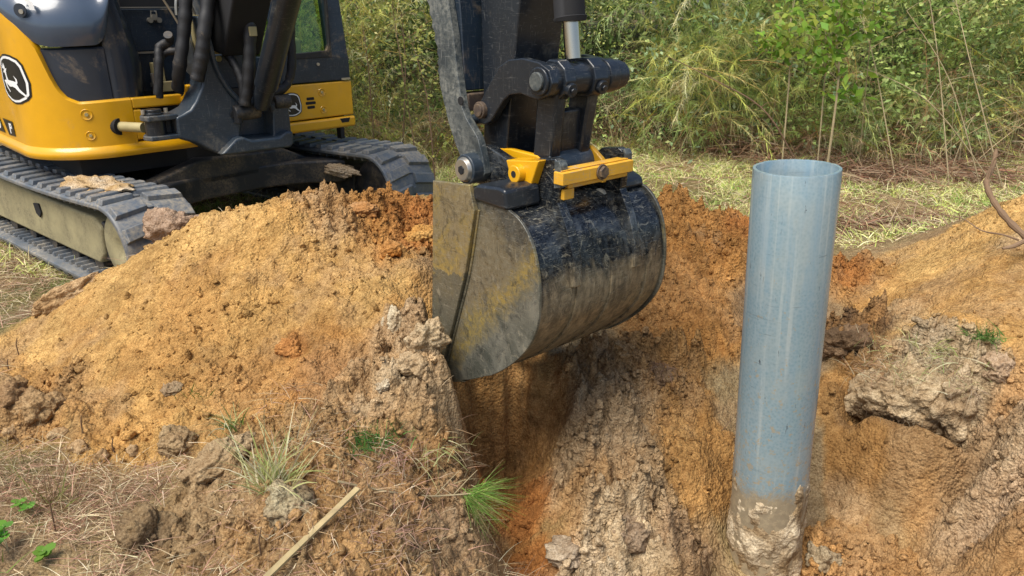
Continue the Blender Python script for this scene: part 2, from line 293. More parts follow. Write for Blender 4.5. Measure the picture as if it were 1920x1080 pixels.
# colour / roughness zones: x,y from pixel+distance ; (px,py,d,radius,color,weight,rough)
OCH=(.455,.285,.103);OCH2=(.51,.335,.13);ORG_=(.39,.20,.062);RED=(.35,.155,.048);PALE=(.46,.37,.24);GREY=(.36,.27,.165);BRN=(.30,.19,.09);DKB=(.13,.085,.05);SOD=(.31,.225,.125);STR=(.36,.28,.15);WHT=(.52,.44,.31)
ZN=[(500,550,3.6,.5,OCH,1,.8),(250,620,3.6,.4,OCH,1,.6),(400,450,3.9,.25,OCH2,1,.7),(150,620,3.9,.3,OCH2,1,.6),(300,760,3.1,.25,OCH,.8,1),(450,700,3.2,.25,(.42,.25,.10),.8,1),(100,760,3.3,.22,(.36,.23,.11),.9,1.4),
(700,400,4.0,.2,ORG_,1.3,1.7),(780,400,4.05,.2,RED,1.3,1.5),(640,440,3.95,.15,PALE,.8,1.6),(600,390,4.1,.15,(.44,.30,.16),1,1.5),(740,470,3.85,.12,ORG_,1.2,1.6),(700,560,3.5,.2,OCH2,1,.7),(540,650,3.3,.08,RED,1.5,1.2),(600,720,3.15,.12,(.45,.22,.07),1.2,1),(620,640,3.35,.15,ORG_,.8,.7),
(760,620,3.3,.13,WHT,2.2,1.9),(740,700,3.15,.13,PALE,2,2),(800,650,3.2,.10,WHT,2,1.4),(820,740,3.1,.1,PALE,1.6,1.8),(680,780,2.95,.1,PALE,1.2,1.5),
(560,900,2.7,.25,(.36,.26,.14),1.6,1.6),(700,860,2.8,.2,SOD,1.8,1.5),(780,950,2.75,.2,(.32,.23,.14),1.6,1.3),(650,1030,2.5,.2,(.36,.26,.14),1.3,1.2),(450,950,2.6,.2,SOD,1.6,1.2),(860,830,3.05,.08,BRN,2,1.6),
(920,770,3.8,.16,(.30,.18,.075),2.6,.35),(990,780,3.8,.14,(.33,.20,.085),2.6,.35),(950,880,3.8,.12,(.36,.19,.065),2.4,.45),(965,960,3.5,.13,RED,3,.9),(1000,1060,3.12,.10,RED,3,.9),(900,1010,3.3,.09,BRN,2,.9),
(1150,750,3.7,.2,GREY,2,1.9),(1150,870,3.4,.2,GREY,2.2,2.0),(1120,690,3.8,.1,(.22,.15,.09),1.5,1.6),(1180,980,3.2,.17,PALE,1.6,1.8),(1100,1050,3.0,.1,WHT,1.4,2),(1280,1000,3.15,.1,(.30,.21,.13),1.5,2.1),(1250,700,3.8,.15,(.34,.21,.09),1.4,2),
(1300,850,3.5,.18,(.40,.24,.09),1.6,.9),(1250,560,4.2,.3,(.42,.23,.085),1.2,1.1),(1300,450,4.7,.3,ORG_,1.3,1.4),(1230,390,4.9,.2,ORG_,1.2,1.4),(1390,430,4.8,.15,RED,1,1.6),(1300,620,4.0,.15,ORG_,1,1.5),
(1620,520,4.4,.2,RED,1,1.6),(1750,500,4.2,.3,OCH2,1.4,.5),(1850,560,3.7,.3,OCH2,1.4,.6),(1900,430,4.2,.3,OCH2,1.2,.8),(1700,590,3.9,.15,PALE,.9,1.4),(1900,460,4,.1,PALE,.8,.7),
(1600,640,3.9,.12,DKB,2.6,2),(1700,680,3.5,.13,WHT,2.2,1.6),(1800,690,3.4,.12,PALE,2.2,1.7),(1850,760,3.25,.12,(.36,.26,.16),1.6,1.6),(1650,850,3.58,.17,(.26,.155,.06),2.6,.5),(1620,900,3.6,.12,(.24,.14,.055),2.4,.5),(1580,760,3.65,.1,(.33,.21,.09),1.6,.7),(1750,900,3.42,.13,(.25,.15,.06),2.4,.6),(1870,850,3.12,.13,(.44,.34,.22),1.8,1.8),(1890,980,2.9,.13,(.42,.31,.20),1.8,1.6),(1800,970,3.3,.12,(.25,.15,.065),2,.8),(1600,980,3.15,.16,(.42,.26,.12),1.4,1.4),(1590,930,3.45,.07,PALE,2,.8),(1700,1020,3,.15,(.36,.22,.10),1.4,1.4),(1850,1040,2.85,.15,(.33,.22,.11),1.6,.9)]  # undercut face: brown soil darkened further, recess shade painted into its colour
ZNP=[(at(z[0],z[1],z[2]),)+z[3:] for z in ZN]
def zones(x,y,h):
    n1=fbm(x,y,2.2,5,300,.6); n2=fbm(x,y,9,4,340,.6)
    jx=x+.09*fbm(x,y,5,4,360,.6); jy=y+.09*fbm(x,y,5,4,370,.6)
    dirt=np.clip((np.abs(h)-.035+.05*n2)/.06,0,1)
    W0=.22; c0=np.array(SOD)[None]*np.ones((x.size,3)); 
    cacc=np.zeros((x.size,3)); gacc=np.zeros(x.size); wacc=np.zeros(x.size); racc=np.zeros(x.size)
    for p,r,c,w,ro in ZNP:
        q=w*np.exp(-((jx-p[0])**2+(jy-p[1])**2)/(r*r)); wacc+=q; g_=q**2.2; gacc+=g_; cacc+=g_[:,None]*np.array(c); racc+=g_*ro
    df=np.clip(wacc/(W0),0,1); dirtm=np.maximum(np.clip((wacc-.12)/.2,0,1),0)*1.
    wa=gacc+.01; col=(cacc+.01*np.array(OCH))/wa[:,None]; ro=(racc+.01)/wa
    # open ground: straw litter over brown soil, greener patches
    g=np.clip(.5+n1*1.2,0,1)[:,None]; op=np.array(STR)*(1-g)+np.array((.21,.15,.09))*g
    fd=np.clip((y-8.6)/.8,0,1)[:,None]; op=op*(1-fd)+np.array((.045,.05,.02))*fd; gg=np.clip((fbm(x,y,1.1,3,390)-.08)*5,0,1)[:,None]*.6*(1-fd); op=op*(1-gg)+np.array((.13,.15,.045))*gg
    k=dirtm[:,None]; col=op*(1-k)+col*k
    n3=fbm(x,y,4,4,345,.6)[:,None]; n4=np.clip(fbm(x,y,2.6,4,347,.6)*1.8,0,.5)[:,None]*k; col=col*(1-n4)+np.array((.39,.215,.072))*n4;  col=col*(1+.35*n2[:,None]+.22*n1[:,None]); col=col*(1-np.clip(n3*1.2,0,.5))+np.array((.34,.235,.13))*np.clip(n3*1.2,0,.5)
    return np.clip(col,.02,.8),dirtm,ro*dirtm+.5*(1-dirtm)
def detail(x,y,dirt,ro):
    f1,h1=worley(x+.02*fbm(x,y,14,2,5),y+.02*fbm(x,y,14,2,8),9,21); f2,h2=worley(x,y,24,22); f3,h3=worley(x,y,46,23)
    lump=lambda f,h,t: np.sqrt(np.clip(1-(f/.62)**2,0,1))*np.clip((h-t)*3,0,1)
    clod=.055*lump(f1,h1,.74)+.030*lump(f2,h2,.45)+.013*lump(f3,h3,.3)
    b=fbm(x,y,3.5,7,50,.55)*.050+np.abs(fbm(x,y,11,5,70,.6))*.022+np.abs(fbm(x,y,32,3,75,.7))*.011*np.clip(.6+1.5*fbm(x,y,2.5,2,77),.1,1.3)*np.clip(ro*ro,.15,1.5)+.05*fbm(x,y,1.3,3,79)*dirt+.030*fbm((x*.8+y*.6)*1.0,(y*.8-x*.6)*.35,7,3,83)*dirt+.035*np.maximum(fbm(x,y,6,3,87)-.12,0)*dirt*3*np.clip(ro-.4,.1,1.2)
    return np.maximum(ro-.35,.1)**1.3*(clod*1.3)+b*(.30+.7*ro)*np.maximum(dirt,.35)
def Hfull(x,y):
    sh=np.shape(x); x=np.ravel(np.asarray(x,float));y=np.ravel(np.asarray(y,float)); h=base_h(x,y); c,d,ro=zones(x,y,h)
    return (h+detail(x,y,d,ro)).reshape(sh)
def Hs(x,y): return float(Hfull(np.array([x]),np.array([y]))[0])
def axis(lo,hi,step,far0,far1,g=1.09):
    c=list(np.arange(lo,hi,step)); a=[];s_=step;x=c[-1]
    while x<far1: s_*=g; x+=s_; a.append(x)
    b=[];s_=step;x=c[0]
    while x>far0: s_*=g; x-=s_; b.append(x)
    return np.array(b[::-1]+c+a)
GS=.0088
gx=axis(-3.75,3.1,GS,-90,90); gy=axis(1.35,5.25,GS,-20,140)
X,Y=np.meshgrid(gx,gy,indexing='ij'); nx,ny=X.shape
x=X.ravel();y=Y.ravel(); hb=base_h(x,y); col,dirt,ro=zones(x,y,hb)
far=np.clip(1-np.maximum(np.abs(x)-5,0)/3,0,1)*np.clip(1-np.maximum(y-7,0)/4,0,1)
hz=hb+detail(x,y,dirt,ro)*np.maximum(far,.3)+(.03*fbm(x,y,.5,3,88))*(1-far)
# the small pine stand climbs a bank behind the clearing
hz+=np.clip((y-8.5)/6,0,1)**1.5*1.2
jx=(.012*fbm(x,y,30,3,110)*dirt*far);jy=(.012*fbm(x,y,30,3,120)*dirt*far)
tc=at(955,820,3.8); gm=np.exp(-(((x-tc[0])/.22)**2+((y-tc[1])/.30)**2)**2); jy=jy*(1-gm*.5)+gm*(.055*vnoise(x*17,y*1.5,131)+.025*vnoise(x*45,y*3,133)); gs=(vnoise(x*24,y*1.2,135)+.5*vnoise(x*60,y*2,136))[:,None]*gm[:,None]; lay=(fbm(x,hz*3,2.5,3,139)+.6*fbm(x,y,30,4,141,.7))[:,None]*gm[:,None]; col=np.clip(col*(1+.38*gs+.8*lay),.02,.9)
P=np.stack([x+jx,y+jy,hz],1).reshape(nx,ny,3)
# heaps: regions of the survey given as rings on the ground
def inring(x,y,ring):
    c=np.zeros(x.shape,bool); n=len(ring)
    for i in range(n):
        x1,y1=ring[i];x2,y2=ring[(i+1)%n]
        cond=((y1>y)!=(y2>y)); xx=(x2-x1)*(y-y1)/(y2-y1+1e-12)+x1; c^=cond&(x<xx)
    return c
def ringpx(L): return [tuple(at(*q)[:2]) for q in L]
heap1=[(-3.3,3.6)]+ringpx([(0,830,3.05),(200,850,2.95),(420,850,2.87),(560,820,2.92),(640,770,3.0),(690,700,3.2),(700,600,3.4),(760,520,3.65),(822,470,3.85),(835,420,4.0)])+[(-.25,4.75),(-1.2,4.9),(-2.1,4.45),(-2.6,4.2),(-3.0,4.1)]
heap2=ringpx([(1605,470,5.0),(1600,560,4.3),(1640,610,4.0),(1760,610,3.72),(1860,620,3.5),(1960,640,3.35)])+[(3.3,2.9),(3.9,3.4),(4.1,4.8),(3.2,5.3),(2.4,5.2)]
import itertools
def gridmesh(name,mask,z,mat,collar):
    """mask: faces kept (nx-1,ny-1)"""
    me=bpy.data.meshes.new(name)
    ii,jj=np.nonzero(mask); idx=lambda i,j:i*ny+j
    F=np.stack([idx(ii,jj),idx(ii+1,jj),idx(ii+1,jj+1),idx(ii,jj+1)],1)
    used=np.unique(F); rm=np.full(nx*ny,-1); rm[used]=np.arange(len(used)); F=rm[F]
    V=P.reshape(-1,3)[used].copy(); V[:,2]=z.ravel()[used]
    me.vertices.add(len(V)); me.vertices.foreach_set('co',V.astype(np.float32).ravel())
    me.loops.add(F.size); me.loops.foreach_set('vertex_index',F.astype(np.int32).ravel())
    me.polygons.add(len(F)); me.polygons.foreach_set('loop_start',np.arange(0,F.size,4,dtype=np.int32)); 
    me.update(calc_edges=True); me.validate()
    at_=me.color_attributes.new('soil','FLOAT_COLOR','POINT'); c=np.ones((len(V),4),np.float32); c[:,:3]=col[used]; at_.data.foreach_set('color',c.ravel())
    me.shade_smooth(); me.materials.append(mat)
    o=bpy.data.objects.new(name,me); COL.objects.link(o); return o
def soilmat(nm='soil',bd=.020):
    m,t,b=newmat(nm); a=N(t,'ShaderNodeVertexColor',layer_name='soil'); co=N(t,'ShaderNodeTexCoord').outputs['Object']
    n=noise_node(t,26,7,.7,co); n2=noise_node(t,140,4,.75,co); n3=noise_node(t,5,5,.6,co)
    c=mixc(t,ramp(t,n,.36,.64),(.74,.67,.6),(1.2,1.2,1.2))
    mm=N(t,'ShaderNodeMix',data_type='RGBA',blend_type='MULTIPLY'); mm.inputs[0].default_value=1; t.links.new(a.outputs[0],mm.inputs[6]); t.links.new(c,mm.inputs[7])
    c2=mixc(t,ramp(t,n2,.38,.62),(.70,.64,.58),(1.2,1.18,1.15))
    m2=N(t,'ShaderNodeMix',data_type='RGBA',blend_type='MULTIPLY'); m2.inputs[0].default_value=1; t.links.new(mm.outputs[2],m2.inputs[6]); t.links.new(c2,m2.inputs[7])
    t.links.new(m2.outputs[2],b.inputs['Base Color']); b.inputs['Roughness'].default_value=.95; b.inputs['Specular IOR Level'].default_value=.15
    v=N(t,'ShaderNodeTexVoronoi'); v.inputs['Scale'].default_value=75; v.inputs['Randomness'].default_value=1; t.links.new(co,v.inputs['Vector']); v2=N(t,'ShaderNodeTexVoronoi'); v2.inputs['Scale'].default_value=34; t.links.new(co,v2.inputs['Vector']); h=mth(t,'ADD',mth(t,'ADD',mth(t,'MULTIPLY',n,.6),mth(t,'MULTIPLY',n2,.3)),mth(t,'ADD',mth(t,'MULTIPLY',v.outputs['Distance'],-.55),mth(t,'MULTIPLY',v2.outputs['Distance'],-.5))); bump(t,b,h,1.0,bd); return m
M['soil']=soilmat(); M['mud']=soilmat('dried_mud',.008); M['clod']=soilmat('clod_soil',.012)
cx=(P[:-1,:-1,0]+P[1:,1:,0])/2; cy=(P[:-1,:-1,1]+P[1:,1:,1])/2
ZF=P[:,:,2].copy()
m1=inring(cx,cy,heap1); m2=inring(cx,cy,heap2)
def vmask(fm):
    v=np.zeros((nx,ny),bool); v[:-1,:-1]|=fm; v[1:,1:]|=fm; v[1:,:-1]|=fm; v[:-1,1:]|=fm; return v
def inner(fm,k):
    v=fm.copy()
    for _ in range(k):
        w=v.copy(); w[1:]&=v[:-1]; w[:-1]&=v[1:]; w[:,1:]&=v[:,:-1]; w[:,:-1]&=v[:,1:]; v=w
    return v
ZG=ZF.copy()
for fm in (m1,m2):
    i3=vmask(inner(fm,3)); ZG[i3]-=.05
ground=gridmesh('ground',np.ones((nx-1,ny-1),bool),ZG,M['soil'],None); setp(ground,kind='structure')
zh=ZF.copy()
def heapobj(fm,name,label):
    z=ZF+.002; edge=vmask(fm)&~vmask(inner(fm,1)); z=np.where(edge,ZF-.006,z)
    o=gridmesh(name,fm,z,M['soil'],None); return setp(o,label,'dirt heap')
heapobj(m1,'dirt_heap','big heap of loose orange brown soil piled in front of the excavator tracks')
heapobj(m2,'dirt_heap','long sloping bank of yellow sandy soil behind and right of the upright pipe')

# ------------------------------------------------------------ excavator
T=Fr((-2.39,4.18,0),90-39.19); U=Fr((-2.916,4.66,0),45.2); S=Fr(U.w(.1,1.12,0),41)
EO=T.w(-1.1,1.2,0); ex=empty('excavator',EO,'yellow and dark grey tracked excavator with its toothed bucket lowered over the trench','excavator'); ex['_o']=[float(q) for q in EO]
ex['label']='yellow and dark grey tracked excavator with its muddy bucket lowered over the trench'
# --- tracks
HT=.64; TW=.47; TL=2.35; RB=HT/2
def path(u,off=0):     # closed belt centreline by arc length; returns a,z, outward normal (a,z)
    r=RB-.05; L=TL; per=2*L+2*math.pi*r; u%=per
    if u<L: a,z,n=(-u,RB+r,(0,1)); z-=.035*math.sin(math.pi*min(1,u/L))*1.0
    elif u<L+math.pi*r: t=(u-L)/r; a,z,n=(-L-r*math.sin(t),RB+r*math.cos(t),(-math.sin(t),math.cos(t)))
    elif u<2*L+math.pi*r: q=u-L-math.pi*r; a,z,n=(-L+q,RB-r,(0,-1))
    else: t=(u-2*L-math.pi*r)/r; a,z,n=(r*math.sin(t),RB-r*math.cos(t),(math.sin(t),-math.cos(t)))
    return a+n[0]*off,z+n[1]*off,n
PER=2*TL+2*math.pi*(RB-.05)
def track(l0,mud):
    l1=l0+TW; m=MB(); n=110
    secs=[(l0,-.012),(l0,.012),(l0+.02,.022),(l1-.02,.022),(l1,.012),(l1,-.012),(l1-.03,-.02),(l0+.03,-.02)]
    vs=[];
    for i in range(n):
        for (l,o) in secs:
            a,z,_=path(i*PER/n,o); vs.append(T.w(a,l,z))
    k=len(secs); fs=[(i*k+j,i*k+(j+1)%k,((i+1)%n)*k+(j+1)%k,((i+1)%n)*k+j) for i in range(n) for j in range(k)]
    m.add(vs,fs)
    nl=44; pit=PER/nl; mid=(l0+l1)/2
    for i in range(nl):
        for side in (0,1):
            u0=i*pit+(pit/2 if side else 0); w=pit*.58
            la,lb=(l0+.008,mid-.022) if side==0 else (l1-.008,mid+.022)
            c=[]
            for o,sh in ((.018,0),(.050,.22)):
                for (l,sk) in ((la,0.),(lb,.03)):
                    for e in (-1,1):
                        uu=u0+sk+e*(w/2)*(1-sh); ll=l+(.012*(1 if l<mid else -1) if o>.03 and l==la else 0)
                        a,z,_=path(uu,o); c.append(T.w(a,ll,z))
            m.add(c,[(0,1,3,2),(4,6,7,5),(0,4,5,1),(2,3,7,6),(0,2,6,4),(1,5,7,3)])
            # centre tread plate
            if side==0:
                c=[]
                for o in (.018,.034):
                    for l in (mid-.02,mid+.02):
                        for e in (-1,1):
                            a,z,_=path(u0+.02+e*.025,o); c.append(T.w(a,l,z))
                m.add(c,[(0,1,3,2),(4,6,7,5),(0,4,5,1),(2,3,7,6),(0,2,6,4),(1,5,7,3)])
    for i in range(72):   # inner guide ribs
        u0=i*PER/72
        for (la,lb) in ((l0+.05,l0+.17),(l1-.17,l1-.05)):
            c=[]
            for o,h in ((-.018,.02),(-.05,.008)):
                for l in (la,lb):
                    for e in (-1,1):
                        a,z,_=path(u0+e*h,o); c.append(T.w(a,l,z))
            m.add(c,[(0,1,3,2),(4,6,7,5),(0,4,5,1),(2,3,7,6),(0,2,6,4),(1,5,7,3)])
    tr=m.build('track',M['rubber'],ex,bevel=.006,ang=30,seg=1)
    # track frame
    m=MB(); m.sz(T,[(-2.2,.16),(-.36,.15),(-.27,.22),(-.24,.40),(-.33,.46),(-1.2,.47),(-2.2,.5)],l0+.09,l1-.09)
    fr_=m.build('track_frame',M['frame_mud'] if mud else M['muddy'],ex,bevel=.02)
    m=MB(); m.sz(T,[(-1.26,.40),(-1.17,.41),(-1.15,.35),(-1.19,.31),(-1.24,.33)],l0+.078,l0+.088); m.build('frame_opening',M['void'],fr_)
    m=MB(); m.sz(T,[(-.35,.17),(-.12,.2),(-.06,.32),(-.12,.42),(-.28,.44),(-.3,.3)],l0+.11,l1-.11); m.build('idler_bracket',M['muddy'],fr_,bevel=.015)
    # idler wheel and sprocket
    for a0,nm in ((0,'idler_wheel'),(-TL,'drive_sprocket')):
        m=MB(); prof=[(.02,0.12),(.06,.10),(.10,.085),(.20,.085),(.232,.11),(.232,TW-.11),(.20,TW-.085),(.1,TW-.085),(.06,TW-.10),(.02,TW-.12)]
        n=36; vs=[];fs=[]
        for i in range(n):
            t=i*2*math.pi/n
            for (r_,l) in prof: vs.append(T.w(a0+r_*math.cos(t),l0+l,RB+r_*math.sin(t)))
        k=len(prof)
        for i in range(n):
            for j in range(k-1): fs.append((i*k+j,((i+1)%n)*k+j,((i+1)%n)*k+j+1,i*k+j+1))
        fs+= [tuple(i*k for i in range(n)),tuple(i*k+k-1 for i in range(n))]
        m.add(vs,fs); m.build(nm,M['frame_mud'] if mud else M['muddy'],tr,ang=40)
    for i in range(5):
        a0=-.45-i*.36; m=MB(); m.tube([T.w(a0,l0+.12,.14),T.w(a0,l1-.12,.14)],.065,14); m.build('roller',M['muddy'],fr_)
    return tr
track(0,True); track(2.45-TW,False)
m=MB(); m.al(T,[(-.30,.40),(-.55,.75),(-.62,1.0),(-.62,1.45),(-.55,1.7),(-.30,2.05),(-1.9,2.05),(-1.65,1.7),(-1.6,1.45),(-1.6,1.0),(-1.65,.75),(-1.9,.40)],.34,.52)
m.lz(T,[(.42,.20),(.7,.40),(1.0,.45),(1.45,.45),(1.75,.40),(2.05,.22),(2.05,.46),(1.7,.62),(1.0,.64),(.42,.48)],-.75,-.62)
m.build('undercarriage_frame',M['muddy'],ex,bevel=.02)
m=MB(); m.tube([T.w(-1.1,1.22,.5),T.w(-1.1,1.22,.78)],.42,40); m.build('swing_ring',M['void'],ex)
# --- upper body outline
CR=.45
def wrap(t,off=0):
    if t>=CR: return U.w(off,t,0)
    q=(CR-t)/CR
    if q<=math.pi/2: return U.O-CR*U.F+CR*U.L+(CR+off)*(math.cos(q)*U.F-math.sin(q)*U.L)
    d=(q-math.pi/2)*CR; return U.w(-CR-d,-off,0)
def wz(t,z,off=0): p=np.array(wrap(t,off)); p[2]=z; return p
def ipl(tab,t): a,b=zip(*tab); return float(np.interp(t,a,b))
ytop=[(-2.6,1.95),(-.9,1.95),(-.45,1.85),(-.28,1.75),(-.159,1.655),(-.042,1.557),(.03,1.47),(.062,1.42),(.092,1.316),(.115,1.24),(.14,1.175),(.183,1.119),(.249,1.088),(.432,1.093),(.56,1.095)]
ts=[-2.6,-2.2,-1.8,-1.4,-1.1,-.9,-.75,-.6]+list(np.linspace(-.5,.56,60))
def ribbon(m,ts,fz0,fz1,off,nz=6,ret=.03,bulge=None):
    """wrapped sheet with a returned lip all round"""
    rows=[]
    for t in ts:
        z0,z1=fz0(t),fz1(t); r_=[wz(t,z0,off-ret)]
        for k in range(nz+1):
            z=z0+(z1-z0)*k/nz; r_.append(wz(t,z,off+(bulge(t,k/nz) if bulge else 0)))
        r_.append(wz(t,z1+(.012 if ret>.02 else 0),off-.012+(bulge(t,1) if bulge else 0))); r_.append(wz(t,z1+(.014 if ret>.02 else 0),off-ret))
        rows.append(r_)
    k=len(rows[0]); vs=[q for r_ in rows for q in r_]; fs=[(i*k+j,(i+1)*k+j,(i+1)*k+j+1,i*k+j+1) for i in range(len(rows)-1) for j in range(k-1)]
    fs+= [tuple(range(k)),tuple(range((len(rows)-1)*k,len(rows)*k))[::-1]]
    m.add(vs,fs)
m=MB(); ribbon(m,ts,lambda t:.812,lambda t:ipl(ytop,t),.0,ret=.05)
skirt=m.build('side_cover',M['yellow'],ex,ang=40)
m=MB(); ribbon(m,ts+[.75,.95],lambda t:.737,lambda t:.806,.004,nz=5,ret=.05,bulge=lambda t,k:.022*math.sin(math.pi*(.15+.8*k)))
m.build('lower_bumper',M['yellow'],ex,ang=50)
# right-hand rail above the swing opening, curving down to the bracket
m=MB(); m.box(U,-.06,0,.56,.62,.83,1.03) ; m.box(U,-.05,0.0,.562,.90,1.035,1.106)
m.sz(U,arc(-.0,1.2,.11,-90,-10,6)+arc(-.0,1.2,.15,-10,-90,6),.88,.96); rail=m.build('swing_opening_rail',M['yellow'],ex,bevel=.012)
# black inside of body
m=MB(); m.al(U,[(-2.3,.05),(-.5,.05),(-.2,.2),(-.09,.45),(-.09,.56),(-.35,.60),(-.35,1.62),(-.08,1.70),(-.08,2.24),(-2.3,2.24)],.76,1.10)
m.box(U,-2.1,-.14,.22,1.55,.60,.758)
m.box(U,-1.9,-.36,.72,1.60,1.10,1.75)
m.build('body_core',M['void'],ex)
# hood panels
def bul(t,k): return -.05*k*k*(1)
m=MB(); ribbon(m,list(np.linspace(.05,.462,16)),lambda t:max(1.10,ipl(ytop,t)-.03),lambda t:1.418+.012*(t-.25),-.035,ret=.1)
m.build('lower_side_panel',M['slate_lower'],ex)
m=MB()
def lidz0(t): return ipl([(-1.2,1.7),(-.4,1.70),(-.16,1.60),(0,1.49),(.08,1.45),(.15,1.437),(.42,1.444),(.465,1.475),(.50,1.55),(.53,1.66)],t)
ribbon(m,[-1.2,-1,-.8,-.6]+list(np.linspace(-.45,.53,40)),lidz0,lambda t:1.90,-.015,nz=14,ret=.16,bulge=lambda t,k:.03*math.sin(math.pi*min(1,k*1.6))-.13*k**2.2)
lid=m.build('hood_lid',M['slate'],ex,ang=40)
m=MB(); 
rows=[]
for z in np.linspace(1.09,1.90,22):
    r_=[]
    right=.735-.0*z+ipl([(1.09,-.02),(1.31,0),(1.5,-.03),(1.71,-.085),(1.9,-.16)],z)
    for k in range(12):
        q=k/11; l=.462+(right-.462)*q; a=-.03-.12*max(0,(z-1.55))**1.4-.16*q**3.5+(.012 if .60<q<.68 else 0)-(.02 if k==0 else 0)
        r_.append(U.w(a,l,z))
    r_.append(U.w(-.5,right+.0,z)); rows.append(r_)
k=len(rows[0]); m.add([q for r_ in rows for q in r_],[(i*k+j,i*k+j+1,(i+1)*k+j+1,(i+1)*k+j) for i in range(len(rows)-1) for j in range(k-1)])
m.build('hood_corner_panel',M['slate_lower'],ex,ang=50)
m=MB(); m.al(U,[(-2.2,.06),(-.55,.07),(-.33,.2),(-.22,.42),(-.22,.56),(-.55,.58),(-.55,1.5),(-2.2,1.5)],1.7,1.905); m.build('engine_cover_top',M['slate'],ex,bevel=.03)
# lock and dial sticker on the lid
def disc(m,t,z,r,off,th=.006,n=24):
    vs=[];fs=[]
    for o in (off,off+th):
        for k in range(n): a=k*2*math.pi/n; vs.append(wz(t+r*math.cos(a),z+r*math.sin(a),o))
    fs=[tuple(range(n))[::-1],tuple(range(n,2*n))]+[(k,(k+1)%n,n+(k+1)%n,n+k) for k in range(n)]; m.add(vs,fs)
m=MB(); disc(m,.03,1.652,.04,.015,.006); m.build('lock_recess',M['slate_lower'],lid)
m=MB(); disc(m,.04,1.645,.014,.020,.007); m.build('lock',M['bolt'],lid)
m=MB(); 
vs=[];n=10
for k in range(n+1):
    a=R(100-105*k/n); 
    for r_ in (.062,.09): vs.append(wz(.03+r_*math.cos(a)*1.0,1.66+r_*math.sin(a),.0185))
m.add(vs,[(2*k,2*k+1,2*k+3,2*k+2) for k in range(n)]); m.build('dial_sticker',M['white'],lid)
# decals: shield badge with the leaping deer
def wpoly(m,poly,off,th=.0025):
    def half(P_,t,keep):
        out=[]
        for i in range(len(P_)):
            a,b=P_[i],P_[(i+1)%len(P_)]; ia=(a[0]-t)*keep>=0; ib=(b[0]-t)*keep>=0
            if ia: out.append(a)
            if ia!=ib: k=(t-a[0])/(b[0]-a[0]); out.append((t,a[1]+k*(b[1]-a[1])))
        return out
    # ear-free approach: triangulate in the flat, then cut every triangle into narrow strips that follow the curve
    from mathutils.geometry import tessellate_polygon
    for tri in tessellate_polygon([[Vector((a,b,0)) for a,b in poly]]):
        T3=[poly[i] for i in tri]; t0=min(q[0] for q in T3); t1=max(q[0] for q in T3); k0=math.floor(t0/.02)
        for k in range(k0,int(math.ceil(t1/.02))+1):
            c=half(half(T3,k*.02,1),(k+1)*.02,-1)
            if len(c)>=3: m.add([wz(a,b,off+th) for a,b in c],[tuple(range(len(c)))])
def badge(cx_,cz,sx,sy,parent,clip=None):
    shield=[(-.78,.62),(-.62,.84),(-.3,.97),(.0,1.0),(.3,.97),(.62,.84),(.78,.62),(.92,-.1),(.86,-.62),(.7,-.8),(.35,-.96),(0,-1.0),(-.35,-.96),(-.7,-.8),(-.86,-.62),(-.92,-.1)]
    deer=[(-.62,.30),(-.50,.40),(-.42,.44),(-.58,.50),(-.74,.48),(-.60,.55),(-.72,.66),(-.52,.58),(-.60,.76),(-.42,.62),(-.40,.80),(-.30,.62),(-.30,.50),(-.10,.52),(-.26,.36),(-.27,.1),(-.18,-.04),(.25,-.06),(.42,-.10),(.44,.02),(.34,.22),(.52,.04),(.53,-.12),(.46,-.2),(.56,-.42),(.86,-.72),(.84,-.80),(.5,-.56),(.3,-.38),(.12,-.33),(-.15,-.36),(-.40,-.26),(-.50,-.2),(-.44,-.38),(-.22,-.60),(-.28,-.64),(-.56,-.42),(-.64,-.18),(-.74,-.14),(-.66,-.08),(-.42,-.06),(-.42,.14),(-.46,.28)]
    def put(pl,k,off,mat,nm):
        m=MB(); q=[(cx_+a*sx*k,cz+b*sy*k) for a,b in pl]
        if clip is not None: q=[(max(a,clip),b) for a,b in q]
        wpoly(m,q,off,.0015); o=m.build(nm,mat,parent,smooth=False)
        return o
    bm_=put(shield,1.12,.0012,M['blackdecal'],'badge'); 
    for pl,k,off,mat,nm in ((shield,1.03,.003,M['white'],'badge_outline'),(shield,.92,.0048,M['blackdecal'],'badge_field'),(deer,.93,.0068,M['white'],'deer_emblem')):
        put(pl,k,off,mat,nm)
    return bm_
badge(-.235,1.235,.205,.140,skirt)
m=MB(); wpoly(m,[(-.70,.945),(-.452,.944),(-.452,.845),(-.62,.838)],.002); m.build('model_plate',M['blackdecal'],skirt,smooth=False)
m=MB(); 
for pl in ([(-.56,.925),(-.535,.925),(-.535,.855),(-.56,.855)],[(-.535,.925),(-.495,.925),(-.495,.912),(-.535,.912)],[(-.513,.912),(-.493,.912),(-.493,.89),(-.513,.89)],[(-.535,.902),(-.507,.902),(-.507,.89),(-.535,.89)]): wpoly(m,pl,.0048,.001)
m.build('model_letter',M['white'],skirt,smooth=False)
m=MB(); wpoly(m,[(-1.25,.945),(-.80,.945),(-.72,.84),(-1.25,.84)],.002); m.build('model_plate',M['blackdecal'],skirt,smooth=False)
n=16
for q0 in (-.84,-1.02):
    m=MB(); vs=[]
    for k in range(n):
        a=k*2*math.pi/n
        for r_ in (.9,.55): vs.append(wz(q0+r_*.05*math.cos(a),.893+r_*.038*math.sin(a),.0055))
    m.add(vs,[(2*k,2*k+1,(2*k+3)%(2*n),(2*k+2)%(2*n)) for k in range(n)])
    m.build('model_number',M['white'],skirt,smooth=False)
